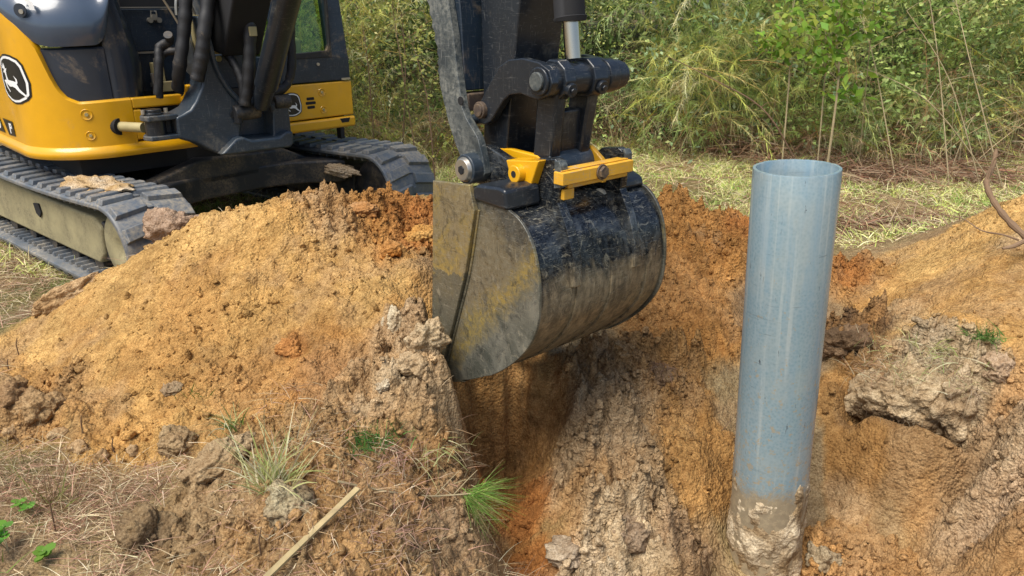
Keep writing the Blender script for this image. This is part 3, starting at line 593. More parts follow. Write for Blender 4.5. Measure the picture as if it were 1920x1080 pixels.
def dimple(t,z,r,parent,f):
    m=MB(); n=20; vs=[]; pr=[(1.0,.002),(.92,.006),(.8,.004),(.62,-.000),(.45,.002)]
    for rr,o in pr:
        for k in range(n): a=k*2*math.pi/n; vs.append(f(t+r*rr*math.cos(a),z+r*rr*math.sin(a),o))
    fs=[(i*n+k,i*n+(k+1)%n,(i+1)*n+(k+1)%n,(i+1)*n+k) for i in range(len(pr)-1) for k in range(n)]+[tuple(range((len(pr)-1)*n,len(pr)*n))]
    m.add(vs,fs); o=m.build('bolt_recess',M['yellow'],parent,ang=60)
    m=MB(); m.add([f(t+r*.34*math.cos(k*math.pi/3),z+r*.34*math.sin(k*math.pi/3),q) for q in (.0,.010) for k in range(6)],[tuple(range(6)),tuple(range(6,12))]+[(k,(k+1)%6,6+(k+1)%6,6+k) for k in range(6)]); m.build('bolt',M['tag'],parent)
dimple(.281,1.022,.036,skirt,wz); dimple(.281,.888,.030,skirt,wz)
# front-left panel under the cab
uz=lambda l,z,o=0:U.w(o,l,z)
m=MB(); m.box(U,-.06,0,1.665,2.285,.832,1.104); fp=m.build('front_cover',M['yellow'],ex,bevel=.012)
m=MB(); m.box(U,-.06,.012,1.665,2.295,.737,.824); bp=m.build('front_bumper',M['yellow'],ex,bevel=.022,seg=3)
m=MB(); m.lz(U,[(2.14,.812),(2.235,.812),(2.222,.778),(2.155,.778)],.0,.0135); m.build('bumper_slot',M['void'],bp)
m=MB(); m.box(U,-.10,-.04,2.17,2.205,.64,.76); m.build('bumper_foot',M['black'],ex)
dimple(1.998,1.031,.032,fp,uz); dimple(2.0,.896,.030,fp,uz)
for k,(zz,hw) in enumerate(((.990,.034),(.957,.045),(.924,.034))):
    m=MB(); m.lz(U,[(1.892+hw*a,zz+b) for a,b in ((-1,-.006),(-.85,-.011),(.85,-.011),(1,-.006),(1,.006),(.85,.011),(-.85,.011),(-1,.006))],.0,.0015); m.build('vent_slot',M['void'],fp)
_w=wrap
def flatbadge():
    global wz
    keep=wz; wz=uz_; b=badge(1.725,.958,.085,.082,fp); wz=keep; return b
uz_=lambda t,z,off=0:U.w(off,t,z)
flatbadge()
# cab
m=MB(); D1=-1.7
m.box(U,D1,0,1.665,2.275,1.11,1.30)
for (a0,a1,l0,l1) in ((-.09,.0,1.66,1.77),(-.09,.0,2.11,2.27),(-1.7,-1.6,1.66,1.76),(-1.7,-1.6,2.2,2.27),(-.98,-.90,2.24,2.27)):
    zt=2.5; f=.11
    m.hexa([U.w(a0,l0,1.29),U.w(a1,l0,1.29),U.w(a1,l1,1.29),U.w(a0,l1,1.29),U.w(a0-f,l0,zt),U.w(a1-f,l0,zt),U.w(a1-f,l1-.05,zt),U.w(a0-f,l1-.05,zt)])
m.box(U,-1.8,-.08,1.66,2.25,2.48,2.60)
cab=m.build('cab',M['navy'],ex,bevel=.02)
m=MB(); m.lz(U,[(1.76,1.29),(2.12,1.29),(2.12,1.345),(1.76,1.33)],-.03,.004)
m.lz(U,[(2.07,1.33),(2.12,1.33),(2.12,1.75),(2.10,1.75),(2.098,1.40)],-.03,.003); m.build('window_seal',M['black'],cab,bevel=.006)
m=MB(); m.hexa([U.w(-.05,1.75,1.29),U.w(-.042,1.75,1.29),U.w(-.042,2.13,1.29),U.w(-.05,2.13,1.29),U.w(-.16,1.75,2.5),U.w(-.152,1.75,2.5),U.w(-.152,2.13,2.5),U.w(-.16,2.13,2.5)]); m.build('windscreen',M['glass'],cab,smooth=False)
m=MB(); m.box(U,-1.62,-.07,2.252,2.258,1.30,2.49); m.box(U,-1.62,-.07,1.672,1.678,1.30,2.49); m.box(U,-1.66,-1.655,1.75,2.2,1.5,2.45); m.build('side_window',M['glass'],cab,smooth=False)
m=MB(); m.box(U,-1.2,-.75,1.72,2.08,1.2,1.38); m.hexa([U.w(-1.25,1.73,1.35),U.w(-1.12,1.73,1.35),U.w(-1.12,2.07,1.35),U.w(-1.25,2.07,1.35),U.w(-1.4,1.75,2.0),U.w(-1.3,1.75,2.0),U.w(-1.3,2.05,2.0),U.w(-1.4,2.05,2.0)]); m.build('operator_seat',M['seat'],cab,bevel=.04)
m=MB(); m.box(U,-.7,-.14,1.73,1.95,1.28,1.44); m.build('console',M['tag'],cab,bevel=.03)
m=MB(); m.tube([U.w(.0,1.985,1.245),U.w(.012,1.985,1.245)],.012,12); m.build('bolt',M['bolt'],cab)
m=MB(); m.box(U,-.02,.004,2.19,2.27,1.112,1.128); m.build('cab_clip',M['bolt'],cab)
# recess wall, door panel and catch between hood and boom
m=MB(); m.box(U,-.39,-.345,.62,1.15,1.10,1.36); m.box(U,-.40,-.35,.60,1.15,1.375,1.655); m.build('recess_panel',M['navy'],ex,bevel=.008)
m=MB(); m.box(U,-.345,-.325,.62,1.15,1.362,1.374); m.build('panel_trim',M['bolt'],ex); m=MB(); m.box(U,-.345,-.330,.60,1.15,1.66,1.668); m.build('panel_trim',M['bolt'],ex)
m=MB()
for dx,dz,r_ in ((-.03,-.02,.018),(.03,-.02,.018),(0,.0,.02)): m.tube([U.w(-.35,.922+dx,1.60+dz),U.w(-.318,.922+dx,1.60+dz)],r_,12)
m.tube([U.w(-.33,.902,1.60),U.w(-.325,.905,1.64),U.w(-.325,.94,1.64),U.w(-.33,.942,1.60)],.005,6); m.build('latch',M['bolt'],ex)
m=MB(); m.box(U,-.30,-.26,.85,.98,1.10,1.17); m.box(U,-.34,-.29,.84,.92,1.13,1.30); m.build('valve_bracket',M['tag'],ex,bevel=.006)
m=MB(); m.tube([U.w(-.28,.83,1.11),U.w(-.28,.83,1.23)],.016,10); m.tube([U.w(-.28,.83,1.14),U.w(-.28,.83,1.165)],.026,6); m.tube([U.w(-.28,.85,1.22),U.w(-.28,.86,1.33)],.010,8); m.build('hydraulic_fitting',M['bolt'],ex)
# swing bracket casting
m=MB()
left=[(-.30,.82),(-.17,.735),(.0,.73),(.0,.80),(.05,1.02),(.055,1.04),(-.02,1.12),(-.09,1.28),(-.115,1.42),(-.12,1.60),(-.17,1.62),(-.155,1.49),(-.168,1.29),(-.205,1.18),(-.259,1.09),(-.30,1.04),(-.356,1.015),(-.40,1.0),(-.40,.86)]
m.lz(S,left,.02,.27)
m.lz(S,[(.24,.75),(.36,.735),(.385,.80),(.385,1.02),(.37,1.07),(.30,1.08),(.26,1.02)],.02,.27)
m.lz(S,[(-.17,.735),(-.12,.728),(.33,.728),(.36,.745),(.365,.84),(.31,.845),(.26,.81),(.06,.81),(.0,.84),(-.05,.83)],.10,.34)
m.box(S,-.1,.12,-.10,.37,.80,1.05)
cast=m.build('swing_bracket',M['cast'],ex,bevel=.018,seg=3)
m=MB()   # raised rim along the left horn
rim=smoothpts([S.w(.285,-.135,1.58),S.w(.285,-.12,1.44),S.w(.285,-.10,1.30),S.w(.285,-.04,1.16),S.w(.285,.04,1.05),S.w(.285,.05,.98)],5)
m.tube(rim,.016,8); m.build('bracket_rim',M['cast'],cast)
m=MB(); m.al(S,[(.26,-.38),(.10,-.38),(.12,-.57),(.20,-.60),(.28,-.57)],.985,1.02); m.al(S,[(.26,-.28),(.08,-.28),(.12,-.57),(.20,-.60),(.28,-.57)],.862,.892)
m.lz(S,[(-.44,.89),(-.40,.89),(-.40,.985),(-.44,.985)],.12,.16)
m.build('swing_lug',M['cast'],cast,bevel=.008)
m=MB(); m.tube([S.w(.2,-.515,.875),S.w(.2,-.515,1.035)],.062,24); m.tube([S.w(.2,-.515,1.03),S.w(.2,-.515,1.055)],.052,24); m.build('swing_pin',M['paint'],cast,bevel=.004)
for dx in (-.065,.075):
    m=MB(); m.tube([S.w(.22,-.515+dx,1.03),S.w(.22,-.515+dx,1.058)],.013,8); m.build('pin_bolt',M['bolt'],cast)
m=MB(); m.tube([S.w(.1,-.56,.93),S.w(-.12,-.70,.93)],.032,16); m.build('swing_cylinder_rod',M['tag'],ex)
m=MB(); m.tube([S.w(-.05,-.66,.93),S.w(-.45,-.9,.93)],.055,18); m.build('swing_cylinder',M['void'],ex)
m=MB(); m.tube([S.w(.27,-.02,.99),S.w(.27,.16,1.0)],.055,16); m.tube([S.w(.25,.28,1.04),S.w(.25,.40,1.04)],.05,16); m.build('bracket_boss',M['muddy'],cast,bevel=.01)
m=MB(); m.tube([S.w(.29,.0,1.02),S.w(.29,.0,.93)],.028,10); m.tube([S.w(.272,-.015,.985),S.w(.285,-.015,.985)],.030,14); m.build('bracket_hole',M['void'],cast)
# boom (foot, knee above the picture, down to the stick) - profile in the boom plane
BC=.10
m=MB()
prof=[(-.05,1.40),(.25,1.36),(.75,2.0),(1.35,2.75),(2.1,3.15),(3.05,3.12),(3.12,3.30),(2.95,3.42),(1.9,3.62),(1.15,3.3),(.35,2.5),(-.12,1.66)]
m.sz(S,prof,BC-.13,BC+.13); m.build('boom',M['void'],ex,bevel=.02)
m=MB(); m.sz(S,[(-.02,1.46),(.12,1.50),(.40,2.0),(.30,2.1),(-.06,1.7)],BC-.20,BC-.135); m.build('boom_foot_plate',M['cast'],ex,bevel=.01)
m=MB(); m.tube([S.w(.02,BC-.26,1.55),S.w(.02,BC+.24,1.55)],.052,20); m.build('boom_foot_pin',M['tag'],ex,bevel=.005)
lift0=S.w(.34,.15,1.04); lift1=S.w(.80,.15,1.58)
dirv=(lift1-lift0); lift2=lift0+dirv*2.6
m=MB(); m.tube([lift0,lift0+dirv*.25,lift0+dirv*.26,lift2],[.058,.066,.078,.080],24); m.build('boom_cylinder',M['paint'],ex,bevel=.003)
m=MB(); m.tube([lift2,lift2+dirv*.8],.035,16); m.build('boom_cylinder_rod',M['chrome'],ex)
# boom valve housing behind
m=MB(); m.box(S,-.30,-.05,-.02,.22,1.12,1.35); m.build('valve_block',M['navy'],ex,bevel=.01)
m=MB(); m.box(S,-.06,-.03,.0,.22,1.36,1.385); m.tube([S.w(-.05,.04,1.33),S.w(-.02,.04,1.33)],.02,10); m.build('valve_trim',M['tag'],ex)
# hoses
def hose(pts,r_,mat='black',nm='hose'):
    m=MB(); P_=smoothpts(pts,8); n=len(P_); m.tube(P_,[r_*(1+.06*math.sin(i*1.7)+.04*math.sin(i*.6)) for i in range(n)],12); return m.build(nm,M[mat],ex)
hose([S.w(.15,-.17,1.95),S.w(.2,-.205,1.711),S.w(.2,-.245,1.52),S.w(.18,-.30,1.30),S.w(.05,-.29,1.16)],.041)
hose([S.w(.25,-.06,1.95),S.w(.30,-.10,1.71),S.w(.32,-.165,1.50),S.w(.31,-.20,1.35),S.w(.28,-.235,1.225)],.044)
hose([S.w(.05,-.30,1.5),S.w(.0,-.28,1.455),S.w(.0,-.35,1.42),S.w(.02,-.375,1.32),S.w(.0,-.41,1.12)],.028)
hose([S.w(.05,-.25,1.40),S.w(.0,-.32,1.385),S.w(.0,-.37,1.33),S.w(.02,-.385,1.25),S.w(.0,-.40,1.1)],.024)
hose([S.w(.25,.45,1.95),S.w(.25,.468,1.72),S.w(.25,.463,1.50),S.w(.25,.44,1.26),S.w(.25,.38,1.14),S.w(.24,.28,1.10)],.030)
hose([S.w(.38,.12,1.565),S.w(.38,.10,1.40),S.w(.36,.07,1.2),S.w(.33,.04,1.05)],.040)
hose([S.w(.15,.0,1.42),S.w(.25,.03,1.32),S.w(.32,.045,1.20),S.w(.32,.04,1.05)],.030)
hose([S.w(.34,.06,1.14),S.w(.36,.14,1.10),S.w(.36,.19,1.06),S.w(.36,.22,1.0)],.018)
m=MB(); m.tube([S.w(.38,.12,1.55),S.w(.38,.12,1.63),S.w(.38,.12,1.66)],[.04,.038,.018],14); m.build('hose_cap',M['paint'],ex,ang=60)
for q in (S.w(.40,.12,1.52),S.w(.27,.466,1.60)):
    m=MB(); f_=Fr(q,41); m.box(f_,-.01,.028,-.026,.026,-.03,.03); m.build('hose_clamp',M['tag'],ex,bevel=.005)
m=MB(); m.tube([S.w(.25,.458,1.60),S.w(.25,.458,1.70)],.036,12); m.build('hose_fitting',M['foil'],ex)
m=MB(); m.tube(smoothpts([S.w(.1,-.21,1.50),S.w(.12,-.22,1.40),S.w(.12,-.21,1.32),S.w(.12,-.19,1.24)],4),[.02,.034,.042,.046,.05,.05,.045,.05,.05,.046,.04,.03,.02],10); m.build('hose_sleeve',M['foil'],ex)
m=MB(); m.box(S,.10,.16,-.17,-.10,1.38,1.62); m.build('grease_plate',M['tag'],ex,bevel=.01)
m=MB(); m.tube(smoothpts([S.w(.12,-.25,1.62),S.w(.12,-.23,1.72),S.w(.12,-.16,1.70),S.w(.12,-.13,1.60)],5),.010,8); m.build('steel_line',M['bolt'],ex)
m=MB(); m.tube(smoothpts([S.w(.12,-.36,1.80),S.w(.12,-.26,1.60),S.w(.12,-.20,1.45),S.w(.12,-.18,1.3)],5),.008,8); m.build('steel_line',M['bolt'],ex)

# --- stick
SA,SB_=.24,.48
m=MB(); m.sz(B,[(-.60,.40),(-.47,.40),(-.44,.52),(-.40,.80),(-.365,1.045),(-.27,1.7),(-.25,2.4),(-.35,2.7),(-.60,2.75),(-.78,2.5),(-.72,1.7),(-.60,1.045),(-.59,.58)],SA,SB_)
stick=m.build('stick',M['paint'],ex,bevel=.008)
for l0,l1 in ((.185,.222),(.50,.537)):
    m=MB(); m.sz(B,[(-.56,.575),(-.515,.575),(-.478,.592),(-.445,.631),(-.40,.68),(-.364,.704),(-.30,.715),(-.25,.705),(-.20,.700),(-.15,.720),(-.125,.765),(-.145,.81),(-.20,.835),(-.29,.845),(-.37,.835),(-.43,.805),(-.50,.72),(-.56,.64)],l0,l1); m.build('guide_link',M['paint'],ex,bevel=.006)
m=MB()
for (a,z,l0,l1,r_) in ((-.53,.632,.165,.56,.034),(-.53,.632,.158,.17,.026)): m.tube([B.w(a,l0,z),B.w(a,l1,z)],r_,20)
m.build('link_pin',M['rust'],ex,bevel=.004)
m=MB(); m.tube([B.w(-.19,.172,.768),B.w(-.19,.186,.768)],.052,24); m.tube([B.w(-.19,.21,.768),B.w(-.19,.60,.768)],.060,24); m.build('upper_link_pin',M['paint'],ex,bevel=.006)
m=MB(); m.tube([B.w(-.19,.160,.768),B.w(-.19,.174,.768)],.034,20); m.build('pin_cap',M['thumb'],ex,bevel=.003)
m=MB()
for l0,l1,r_ in ((.245,.30,.078),(.40,.475,.078),(.50,.56,.066)): m.tube([B.w(-.19,l0,.768),B.w(-.19,l1,.768)],r_,10 if r_>.07 else 20)
m.build('link_collar',M['paint'],ex,bevel=.008)
m=MB(); m.tube([B.w(-.19,.60,.768),B.w(-.19,.625,.768)],.052,18); m.tube([B.w(-.16,.62,.785),B.w(-.16,.632,.785)],.014,8); m.build('pin_knob',M['paint'],ex,bevel=.005)
m=MB()
for l in (.27,.437):
    m=MB(); m.tube([B.w(-.13,l,.74),B.w(-.105,l,.735)],.026,16); m.tube([B.w(-.11,l,.735),B.w(-.098,l,.732)],.013,6); m.build('collar_bolt',M['paint'],ex,bevel=.003)
m=MB(); m.tube([B.w(-.19,.352,.84),B.w(-.215,.352,1.02)],.031,24); rod=m.build('cylinder_rod',M['chrome'],ex)
m=MB(); m.tube([B.w(-.21,.352,.972),B.w(-.211,.352,.985),B.w(-.213,.352,.99),B.w(-.35,.352,2.1)],[.060,.063,.058,.060],28); m.build('bucket_cylinder',M['void'],ex,ang=50)
# bucket link
m=MB()
m.hexa([B.w(-.29,.24,.46),B.w(-.19,.24,.46),B.w(-.19,.30,.46),B.w(-.29,.30,.46),B.w(-.26,.235,.74),B.w(-.15,.235,.74),B.w(-.15,.29,.74),B.w(-.26,.29,.74)])
m.hexa([B.w(-.29,.40,.46),B.w(-.19,.40,.46),B.w(-.19,.46,.46),B.w(-.29,.46,.46),B.w(-.26,.41,.74),B.w(-.15,.41,.74),B.w(-.15,.47,.74),B.w(-.26,.47,.74)])
m.hexa([B.w(-.27,.29,.44),B.w(-.21,.29,.44),B.w(-.21,.41,.44),B.w(-.27,.41,.44),B.w(-.25,.28,.655),B.w(-.19,.28,.655),B.w(-.19,.42,.655),B.w(-.25,.42,.655)])
m.build('bucket_link',M['paint'],ex,bevel=.012)
m=MB(); m.tube([B.w(-.235,.24,.435),B.w(-.235,.475,.435)],.068,28); m.build('lower_link_boss',M['cast'],ex,bevel=.006)
# coupler: yellow plates, pin bracket, tie bar
m=MB(); m.sz(B,[(-.58,.43),(-.563,.453),(-.483,.478),(-.417,.485),(-.258,.481),(-.225,.465),(-.215,.40),(-.28,.36),(-.5,.36)],.235,.262)
m.sz(B,[(-.30,.36),(-.30,.49),(-.246,.505),(-.201,.504),(-.128,.455),(-.118,.36)],.468,.492)
coup=m.build('coupler_plate',M['yellow'],ex,bevel=.006)
m=MB(); hv=[(-.321,.468),(-.134,.492),(-.177,.392),(-.284,.380)]
m.prism(lambda a,z:B.w(a,.13,z),lambda a,z:B.w(a+.0,.21,z),hv); m.build('pin_bracket',M['yellow'],ex,bevel=.005)
m=MB(); m.tube([B.w(-.238,.098,.430),B.w(-.238,.135,.430)],.034,24); m.build('pin_collar',M['yellow'],ex,bevel=.004)
m=MB(); m.tube([B.w(-.238,.0965,.430),B.w(-.238,.10,.430)],.013,16); m.build('pin_hole',M['void'],ex)
m=MB(); m.box(B,-.080,-.030,.155,.545,.412,.458); m.box(B,-.092,-.050,.165,.535,.4585,.4640); tb=m.build('tie_bar',M['yellow_worn'],ex,bevel=.004)
m=MB(); m.box(B,-.10,-.045,.20,.53,.392,.409); m.box(B,-.11,-.048,.18,.235,.350,.391); m.build('tie_bar_foot',M['yellow_worn'],ex,bevel=.004)
m=MB(); m.tube([B.w(-.03,.36,.436),B.w(-.010,.36,.436)],.024,6); m.tube([B.w(-.03,.36,.436),B.w(-.022,.36,.436)],.030,18); m.build('tie_bolt',M['rust'],ex,bevel=.002)
# --- bucket
WB=.74
shell=smoothpts([(-.50,.335),(-.40,.335),(-.306,.325),(-.2,.322),(-.09,.28),(-.02,.18),(.008,.03),(-.013,-.112),(-.103,-.245),(-.251,-.372),(-.433,-.477),(-.62,-.545)],6)
mb=MB(); nS=len(shell); ls=np.linspace(0.012,WB-.012,28)
inn=[]
for i,q in enumerate(shell):
    t=shell[min(i+1,nS-1)]-shell[max(i-1,0)]; t=t/np.linalg.norm(t); nn=np.array([t[1],-t[0]]); inn.append((q-0*nn,q+ nn*.02))
vs=[]
for side in (0,1):
    for i in range(nS):
        for l in ls:
            q=inn[i][side]; dent=(.006*mn.noise(Vector((l*5,i*.12,3)))) ; vs.append(B.w(q[0]+dent,l,q[1]+dent*.6))
k=len(ls); off=nS*k
fs=[]
for i in range(nS-1):
    for j in range(k-1):
        a=i*k+j; fs.append((a,a+k,a+k+1,a+1)); a+=off; fs.append((a,a+1,a+k+1,a+k))
for i in range(nS-1):
    fs.append((i*k,off+i*k,off+(i+1)*k,(i+1)*k)); a=i*k+k-1; fs.append((a,a+k,off+a+k,off+a))
for j in range(k-1):
    fs.append((j,j+1,off+j+1,off+j)); a=(nS-1)*k+j; fs.append((a,off+a,off+a+1,a+1))
mb.add(vs,fs); EOa=np.array(EO)
MBS=bucketmat('shell',EOa); MBC=bucketmat('cheek',EOa); MBT=bucketmat('strip',EOa)
bucket=mb.build('bucket',MBS,ex,ang=50)
ch=[(q[0],q[1]) for q in shell]
cheek=[(-.60,.345)]+[(-.42,.35)]+[(a*1.0+.010*(1 if a>-.3 else 0),b+(.010 if b>0 else -.012)) for a,b in ch if a>-.41 or b<0]+[(-.640,-.50),(-.648,-.38),(-.62,-.05)]
for l0,l1 in ((0,.014),(WB-.014,WB)):
    m=MB(); m.sz(B,cheek,l0,l1); m.build('cheek_plate',MBC,bucket,bevel=.003)
m=MB(); m.sz(B,[(-.600,.362),(-.36,.385),(-.330,.29),(-.395,.03),(-.475,-.19),(-.555,-.40),(-.60,-.53),(-.645,-.515),(-.655,-.38),(-.63,-.05)],-.022,.0); m.build('side_cutter',MBT,bucket,bevel=.004)
m=MB(); m.tube(smoothpts([B.w(-.325,-.002,.29),B.w(-.388,-.002,.03),B.w(-.468,-.002,-.19),B.w(-.548,-.002,-.40),B.w(-.595,-.002,-.52)],5),.006,6); m.build('weld_bead',MBT,bucket)
m=MB(); m.sz(B,[(-.35,.325),(-.355,.374),(-.33,.392),(-.20,.405),(-.16,.398),(-.15,.32)],-.012,.165); m.build('torque_box',M['paint'],bucket,bevel=.015)
m=MB(); m.sz(B,[(-.35,.325),(-.355,.36),(-.20,.375),(-.13,.35),(-.12,.31)],.57,.735); m.build('torque_box',M['paint'],bucket,bevel=.015)
ear=[(-.56,.33),(-.545,.47),(-.522,.495),(-.477,.495),(-.362,.462),(-.20,.470),(-.177,.490),(-.09,.502),(-.066,.49),(-.060,.413),(-.066,.34),(-.01,.24),(.026,.13),(.033,.03),(.006,.02),(-.05,.2),(-.12,.29),(-.3,.32)]
for l0,l1 in ((.168,.212),(.515,.555)):
    m=MB(); m.sz(B,ear,l0,l1); m.build('bucket_ear',MBS,bucket,bevel=.006)
for l in (.17,.53):
    m=MB(); m.sz(B,[(-.088,.39),(-.088,.495),(-.064,.498),(-.052,.48),(-.052,.40)],l-.006,l+.032); m.build('ear_cap',M['thumb'],bucket,bevel=.004)
m=MB(); m.tube([B.w(-.165,.50,.295),B.w(-.165,.519,.295)],.03,20); m.build('ear_hole',M['foil'],bucket)
# wear bands
for l0,l1,i0 in ((.20,.30,.40),(.40,.52,.46),(.62,.70,.5)):
    rs=[q for q in shell[int(nS*i0):int(nS*.93)]]
    m=MB(); vs=[];n=len(rs)
    for i,q in enumerate(rs):
        t=rs[min(i+1,n-1)]-rs[max(i-1,0)]; t=t/np.linalg.norm(t); nn=np.array([t[1],-t[0]])*-1
        for l,o in ((l0,.0),(l0,.008),(l1,.008),(l1,.0)): vs.append(B.w(q[0]+nn[0]*o,l,q[1]+nn[1]*o))
    m.add(vs,[(i*4+j,i*4+j+1,(i+1)*4+j+1,(i+1)*4+j) for i in range(n-1) for j in range(3)]+[(0,1,2,3)])
    m.build('wear_plate',MBS,bucket,ang=40)
m=MB(); m.sz(B,[(-.56,-.51),(-.66,-.575),(-.67,-.585),(-.655,-.59),(-.45,-.505)],.0,WB); m.build('cutting_edge',MBT,bucket,bevel=.003)
for i in range(5):
    l=.06+i*.155; m=MB(); m.hexa([B.w(-.62,l-.035,-.585),B.w(-.62,l+.035,-.585),B.w(-.60,l+.035,-.54),B.w(-.60,l-.035,-.54),B.w(-.76,l-.02,-.64),B.w(-.76,l+.02,-.64),B.w(-.757,l+.02,-.628),B.w(-.757,l-.02,-.628)]); m.build('bucket_tooth',MBT,bucket,bevel=.004)
# --- thumb
outer=[(-.809,1.046),(-.779,.944),(-.748,.841),(-.752,.77),(-.747,.714),(-.728,.66),(-.715,.619),(-.675,.524),(-.615,.43)]
outer2=[]
for i in range(len(outer)-1):
    for k in range(4):
        t=k/4; a=outer[i][0]*(1-t)+outer[i+1][0]*t; z=outer[i][1]*(1-t)+outer[i+1][1]*t
        outer2.append((a-(.012 if (k%2==0 and z>.75) else 0)+.006*mn.noise(Vector((z*20,1,1))),z))
thumb=[(-.85,1.3),(-.95,1.7),(-.85,1.72),(-.72,1.35),(-.675,1.046),(-.646,.927),(-.627,.785),(-.598,.64),(-.575,.60),(-.50,.53),(-.468,.45),(-.455,.39),(-.50,.345),(-.57,.36),(-.60,.41)]+outer2[::-1]+[(-.82,1.12)]
for l0,l1 in ((.135,.170),(.54,.575)):
    m=MB(); m.sz(B,thumb,l0,l1); m.build('thumb_plate',M['thumb'],ex,bevel=.004)
m=MB(); m.tube([B.w(-.605,.1325,.665),B.w(-.605,.136,.665)],.017,14); m.build('thumb_hole',M['void'],ex)
m=MB(); m.sz(B,[(-.70,.70),(-.62,.70),(-.64,1.0),(-.72,1.5),(-.86,1.5),(-.76,1.0)],.17,.54); m.build('thumb_web',M['navy'],ex,bevel=.006)
m=MB(); m.sz(B,[(-.68,.62),(-.60,.62),(-.60,.69),(-.68,.69)],.17,.54); m.build('thumb_crossbar',M['rust'],ex,bevel=.006)
m=MB(); m.tube([B.w(-.60,.17,.585),B.w(-.60,.54,.585)],.022,16); m.build('thumb_rod',M['cast'],ex)
m=MB(); m.tube([B.w(-.525,.085,.404),B.w(-.525,.58,.404)],.062,28); m.build('thumb_pin_boss',M['cast'],ex,bevel=.006)
m=MB(); m.tube([B.w(-.525,.068,.404),B.w(-.525,.086,.404)],[.044,.052],24); m.build('thumb_pin_washer',M['bolt'],ex,bevel=.003)
m=MB(); m.tube([B.w(-.525,.064,.404),B.w(-.525,.069,.404)],[.018,.020],6); m.build('thumb_pin_socket',M['void'],ex)

# ------------------------------------------------------------ pipe
PT=at(1494,314,2.72); PB=at(1441,930,3.23); ax=(PB-PT)/np.linalg.norm(PB-PT); PE=PT+ax*1.95
pr=.154
class Ax: pass
def pipe():
    z=Vector(-ax); q=Vector((0,0,1)).rotation_difference(z)
    me=bpy.data.meshes.new('steel_pipe'); n=72; L=1.95; vs=[];fs=[]
    prof=[(pr,0),(pr,.35),(pr,.7),(pr,1.05),(pr,1.4),(pr,L-.004),(pr-.0015,L),(pr-.012,L),(pr-.0135,L-.004),(pr-.0135,.9),(pr-.0135,0)]
    for r_,h in prof:
        for k in range(n): a=k*2*math.pi/n; vs.append((r_*math.cos(a),r_*math.sin(a),h+(.0015*mn.noise(Vector((math.cos(a)*9,math.sin(a)*9,2))) if h>L-.01 else 0)))
    fs=[(i*n+k,i*n+(k+1)%n,(i+1)*n+(k+1)%n,(i+1)*n+k) for i in range(len(prof)-1) for k in range(n)]
    me.from_pydata(vs,[],fs); me.shade_smooth(); me.set_sharp_from_angle(angle=R(40)); me.materials.append(M['galv'])
    o=bpy.data.objects.new('steel_pipe',me); COL.objects.link(o); o.location=PE; o.rotation_euler=q.to_euler()
    setp(o,'upright blue grey galvanised steel pipe standing open topped in the pit','pipe'); return o
pipe_o=pipe()
# ------------------------------------------------------------ clods
def lumpmesh(name,size,seed,sub=5,rough=.35,col=(.3,.2,.1),col2=None,flat=1.,fine=.12,strat=0):
    bm=bmesh.new(); bmesh.ops.create_icosphere(bm,subdivisions=sub,radius=1.)
    for v in bm.verts:
        p=v.co.copy(); d=1+rough*mn.fractal(p*1.1+Vector((seed,seed*.7,0)),1,2,4)*1.3+fine*mn.fractal(p*5+Vector((seed,0,3)),.8,2,4)
        d-=.10*abs(mn.noise(p*3+Vector((0,seed,0))))
        v.co=p*d; v.co.z*=flat
    me=bpy.data.meshes.new(name); bm.to_mesh(me); bm.free()
    n=len(me.vertices); V=np.zeros(n*3); me.vertices.foreach_get('co',V); V=V.reshape(-1,3)*np.array(size); me.vertices.foreach_set('co',V.ravel())
    a=me.color_attributes.new('soil','FLOAT_COLOR','POINT'); c=np.ones((n,4)); f=np.array([mn.noise(Vector(q)*9+Vector((seed,1,1)))*.5+.5 for q in V]); f=np.clip((f-.3)*2.2,0,1)[:,None]
    c[:,:3]=np.array(col)*(1-f)+np.array(col2 or col)*f; a.data.foreach_set('color',c.ravel()); me.shade_smooth(); me.materials.append(M['clod']); return me
def clod(px,py,d,size,label,seed,col,col2=None,rot=(0,0,0),name='dirt_clod',cat='dirt clod',dz=0,**k):
    p=at(px,py,d); me=lumpmesh(name,size,seed,col=col,col2=col2,**k); o=bpy.data.objects.new(name,me); COL.objects.link(o)
    o.location=(p[0],p[1],p[2]+dz); o.rotation_euler=rot; return setp(o,label,cat)
def hit(px,py,dmin=2.0,dmax=9):
    ds=np.linspace(dmin,dmax,500); q=np.array([at(px,py,d) for d in ds]); h=Hfull(q[:,0],q[:,1]); k=np.nonzero(q[:,2]<h)[0]
    return (ds[k[0]] if len(k) else dmax)
def gclod(px,py,size,label,seed,col,col2=None,rot=(0,0,0),up=.3,**k):
    d=hit(px,py); return clod(px,py,d,size,label,seed,col,col2,rot,dz=0,**k)
gclod(130,558,(.17,.07,.075),'long flat brown slab of soil at the upper left toe of the heap',3,(.36,.24,.12),(.42,.30,.17),(0,-.35,.5))
gclod(88,565,(.05,.04,.04),'small pale stone of soil left of the long slab',5,(.42,.29,.16),(.46,.33,.2))
gclod(70,770,(.10,.08,.085),'round crumbly brown clod at the lower left foot of the heap',8,(.28,.19,.10),(.36,.25,.13))
gclod(10,750,(.10,.10,.09),'large dark clod cut by the left picture edge',9,(.26,.17,.09),(.35,.24,.12))
gclod(405,862,(.13,.075,.06),'flat angular brown clod lying behind the pale grass tuft',12,(.29,.21,.12),(.36,.28,.17),(.1,-.45,.5),rough=.25)
gclod(330,830,(.07,.06,.06),'small brown clod next to the flat angular clod',14,(.27,.19,.11),(.33,.25,.14))
gclod(285,1005,(.08,.08,.09),'dark matted root clod on the straw at lower left',17,(.14,.10,.06),(.27,.2,.11),rough=.4)
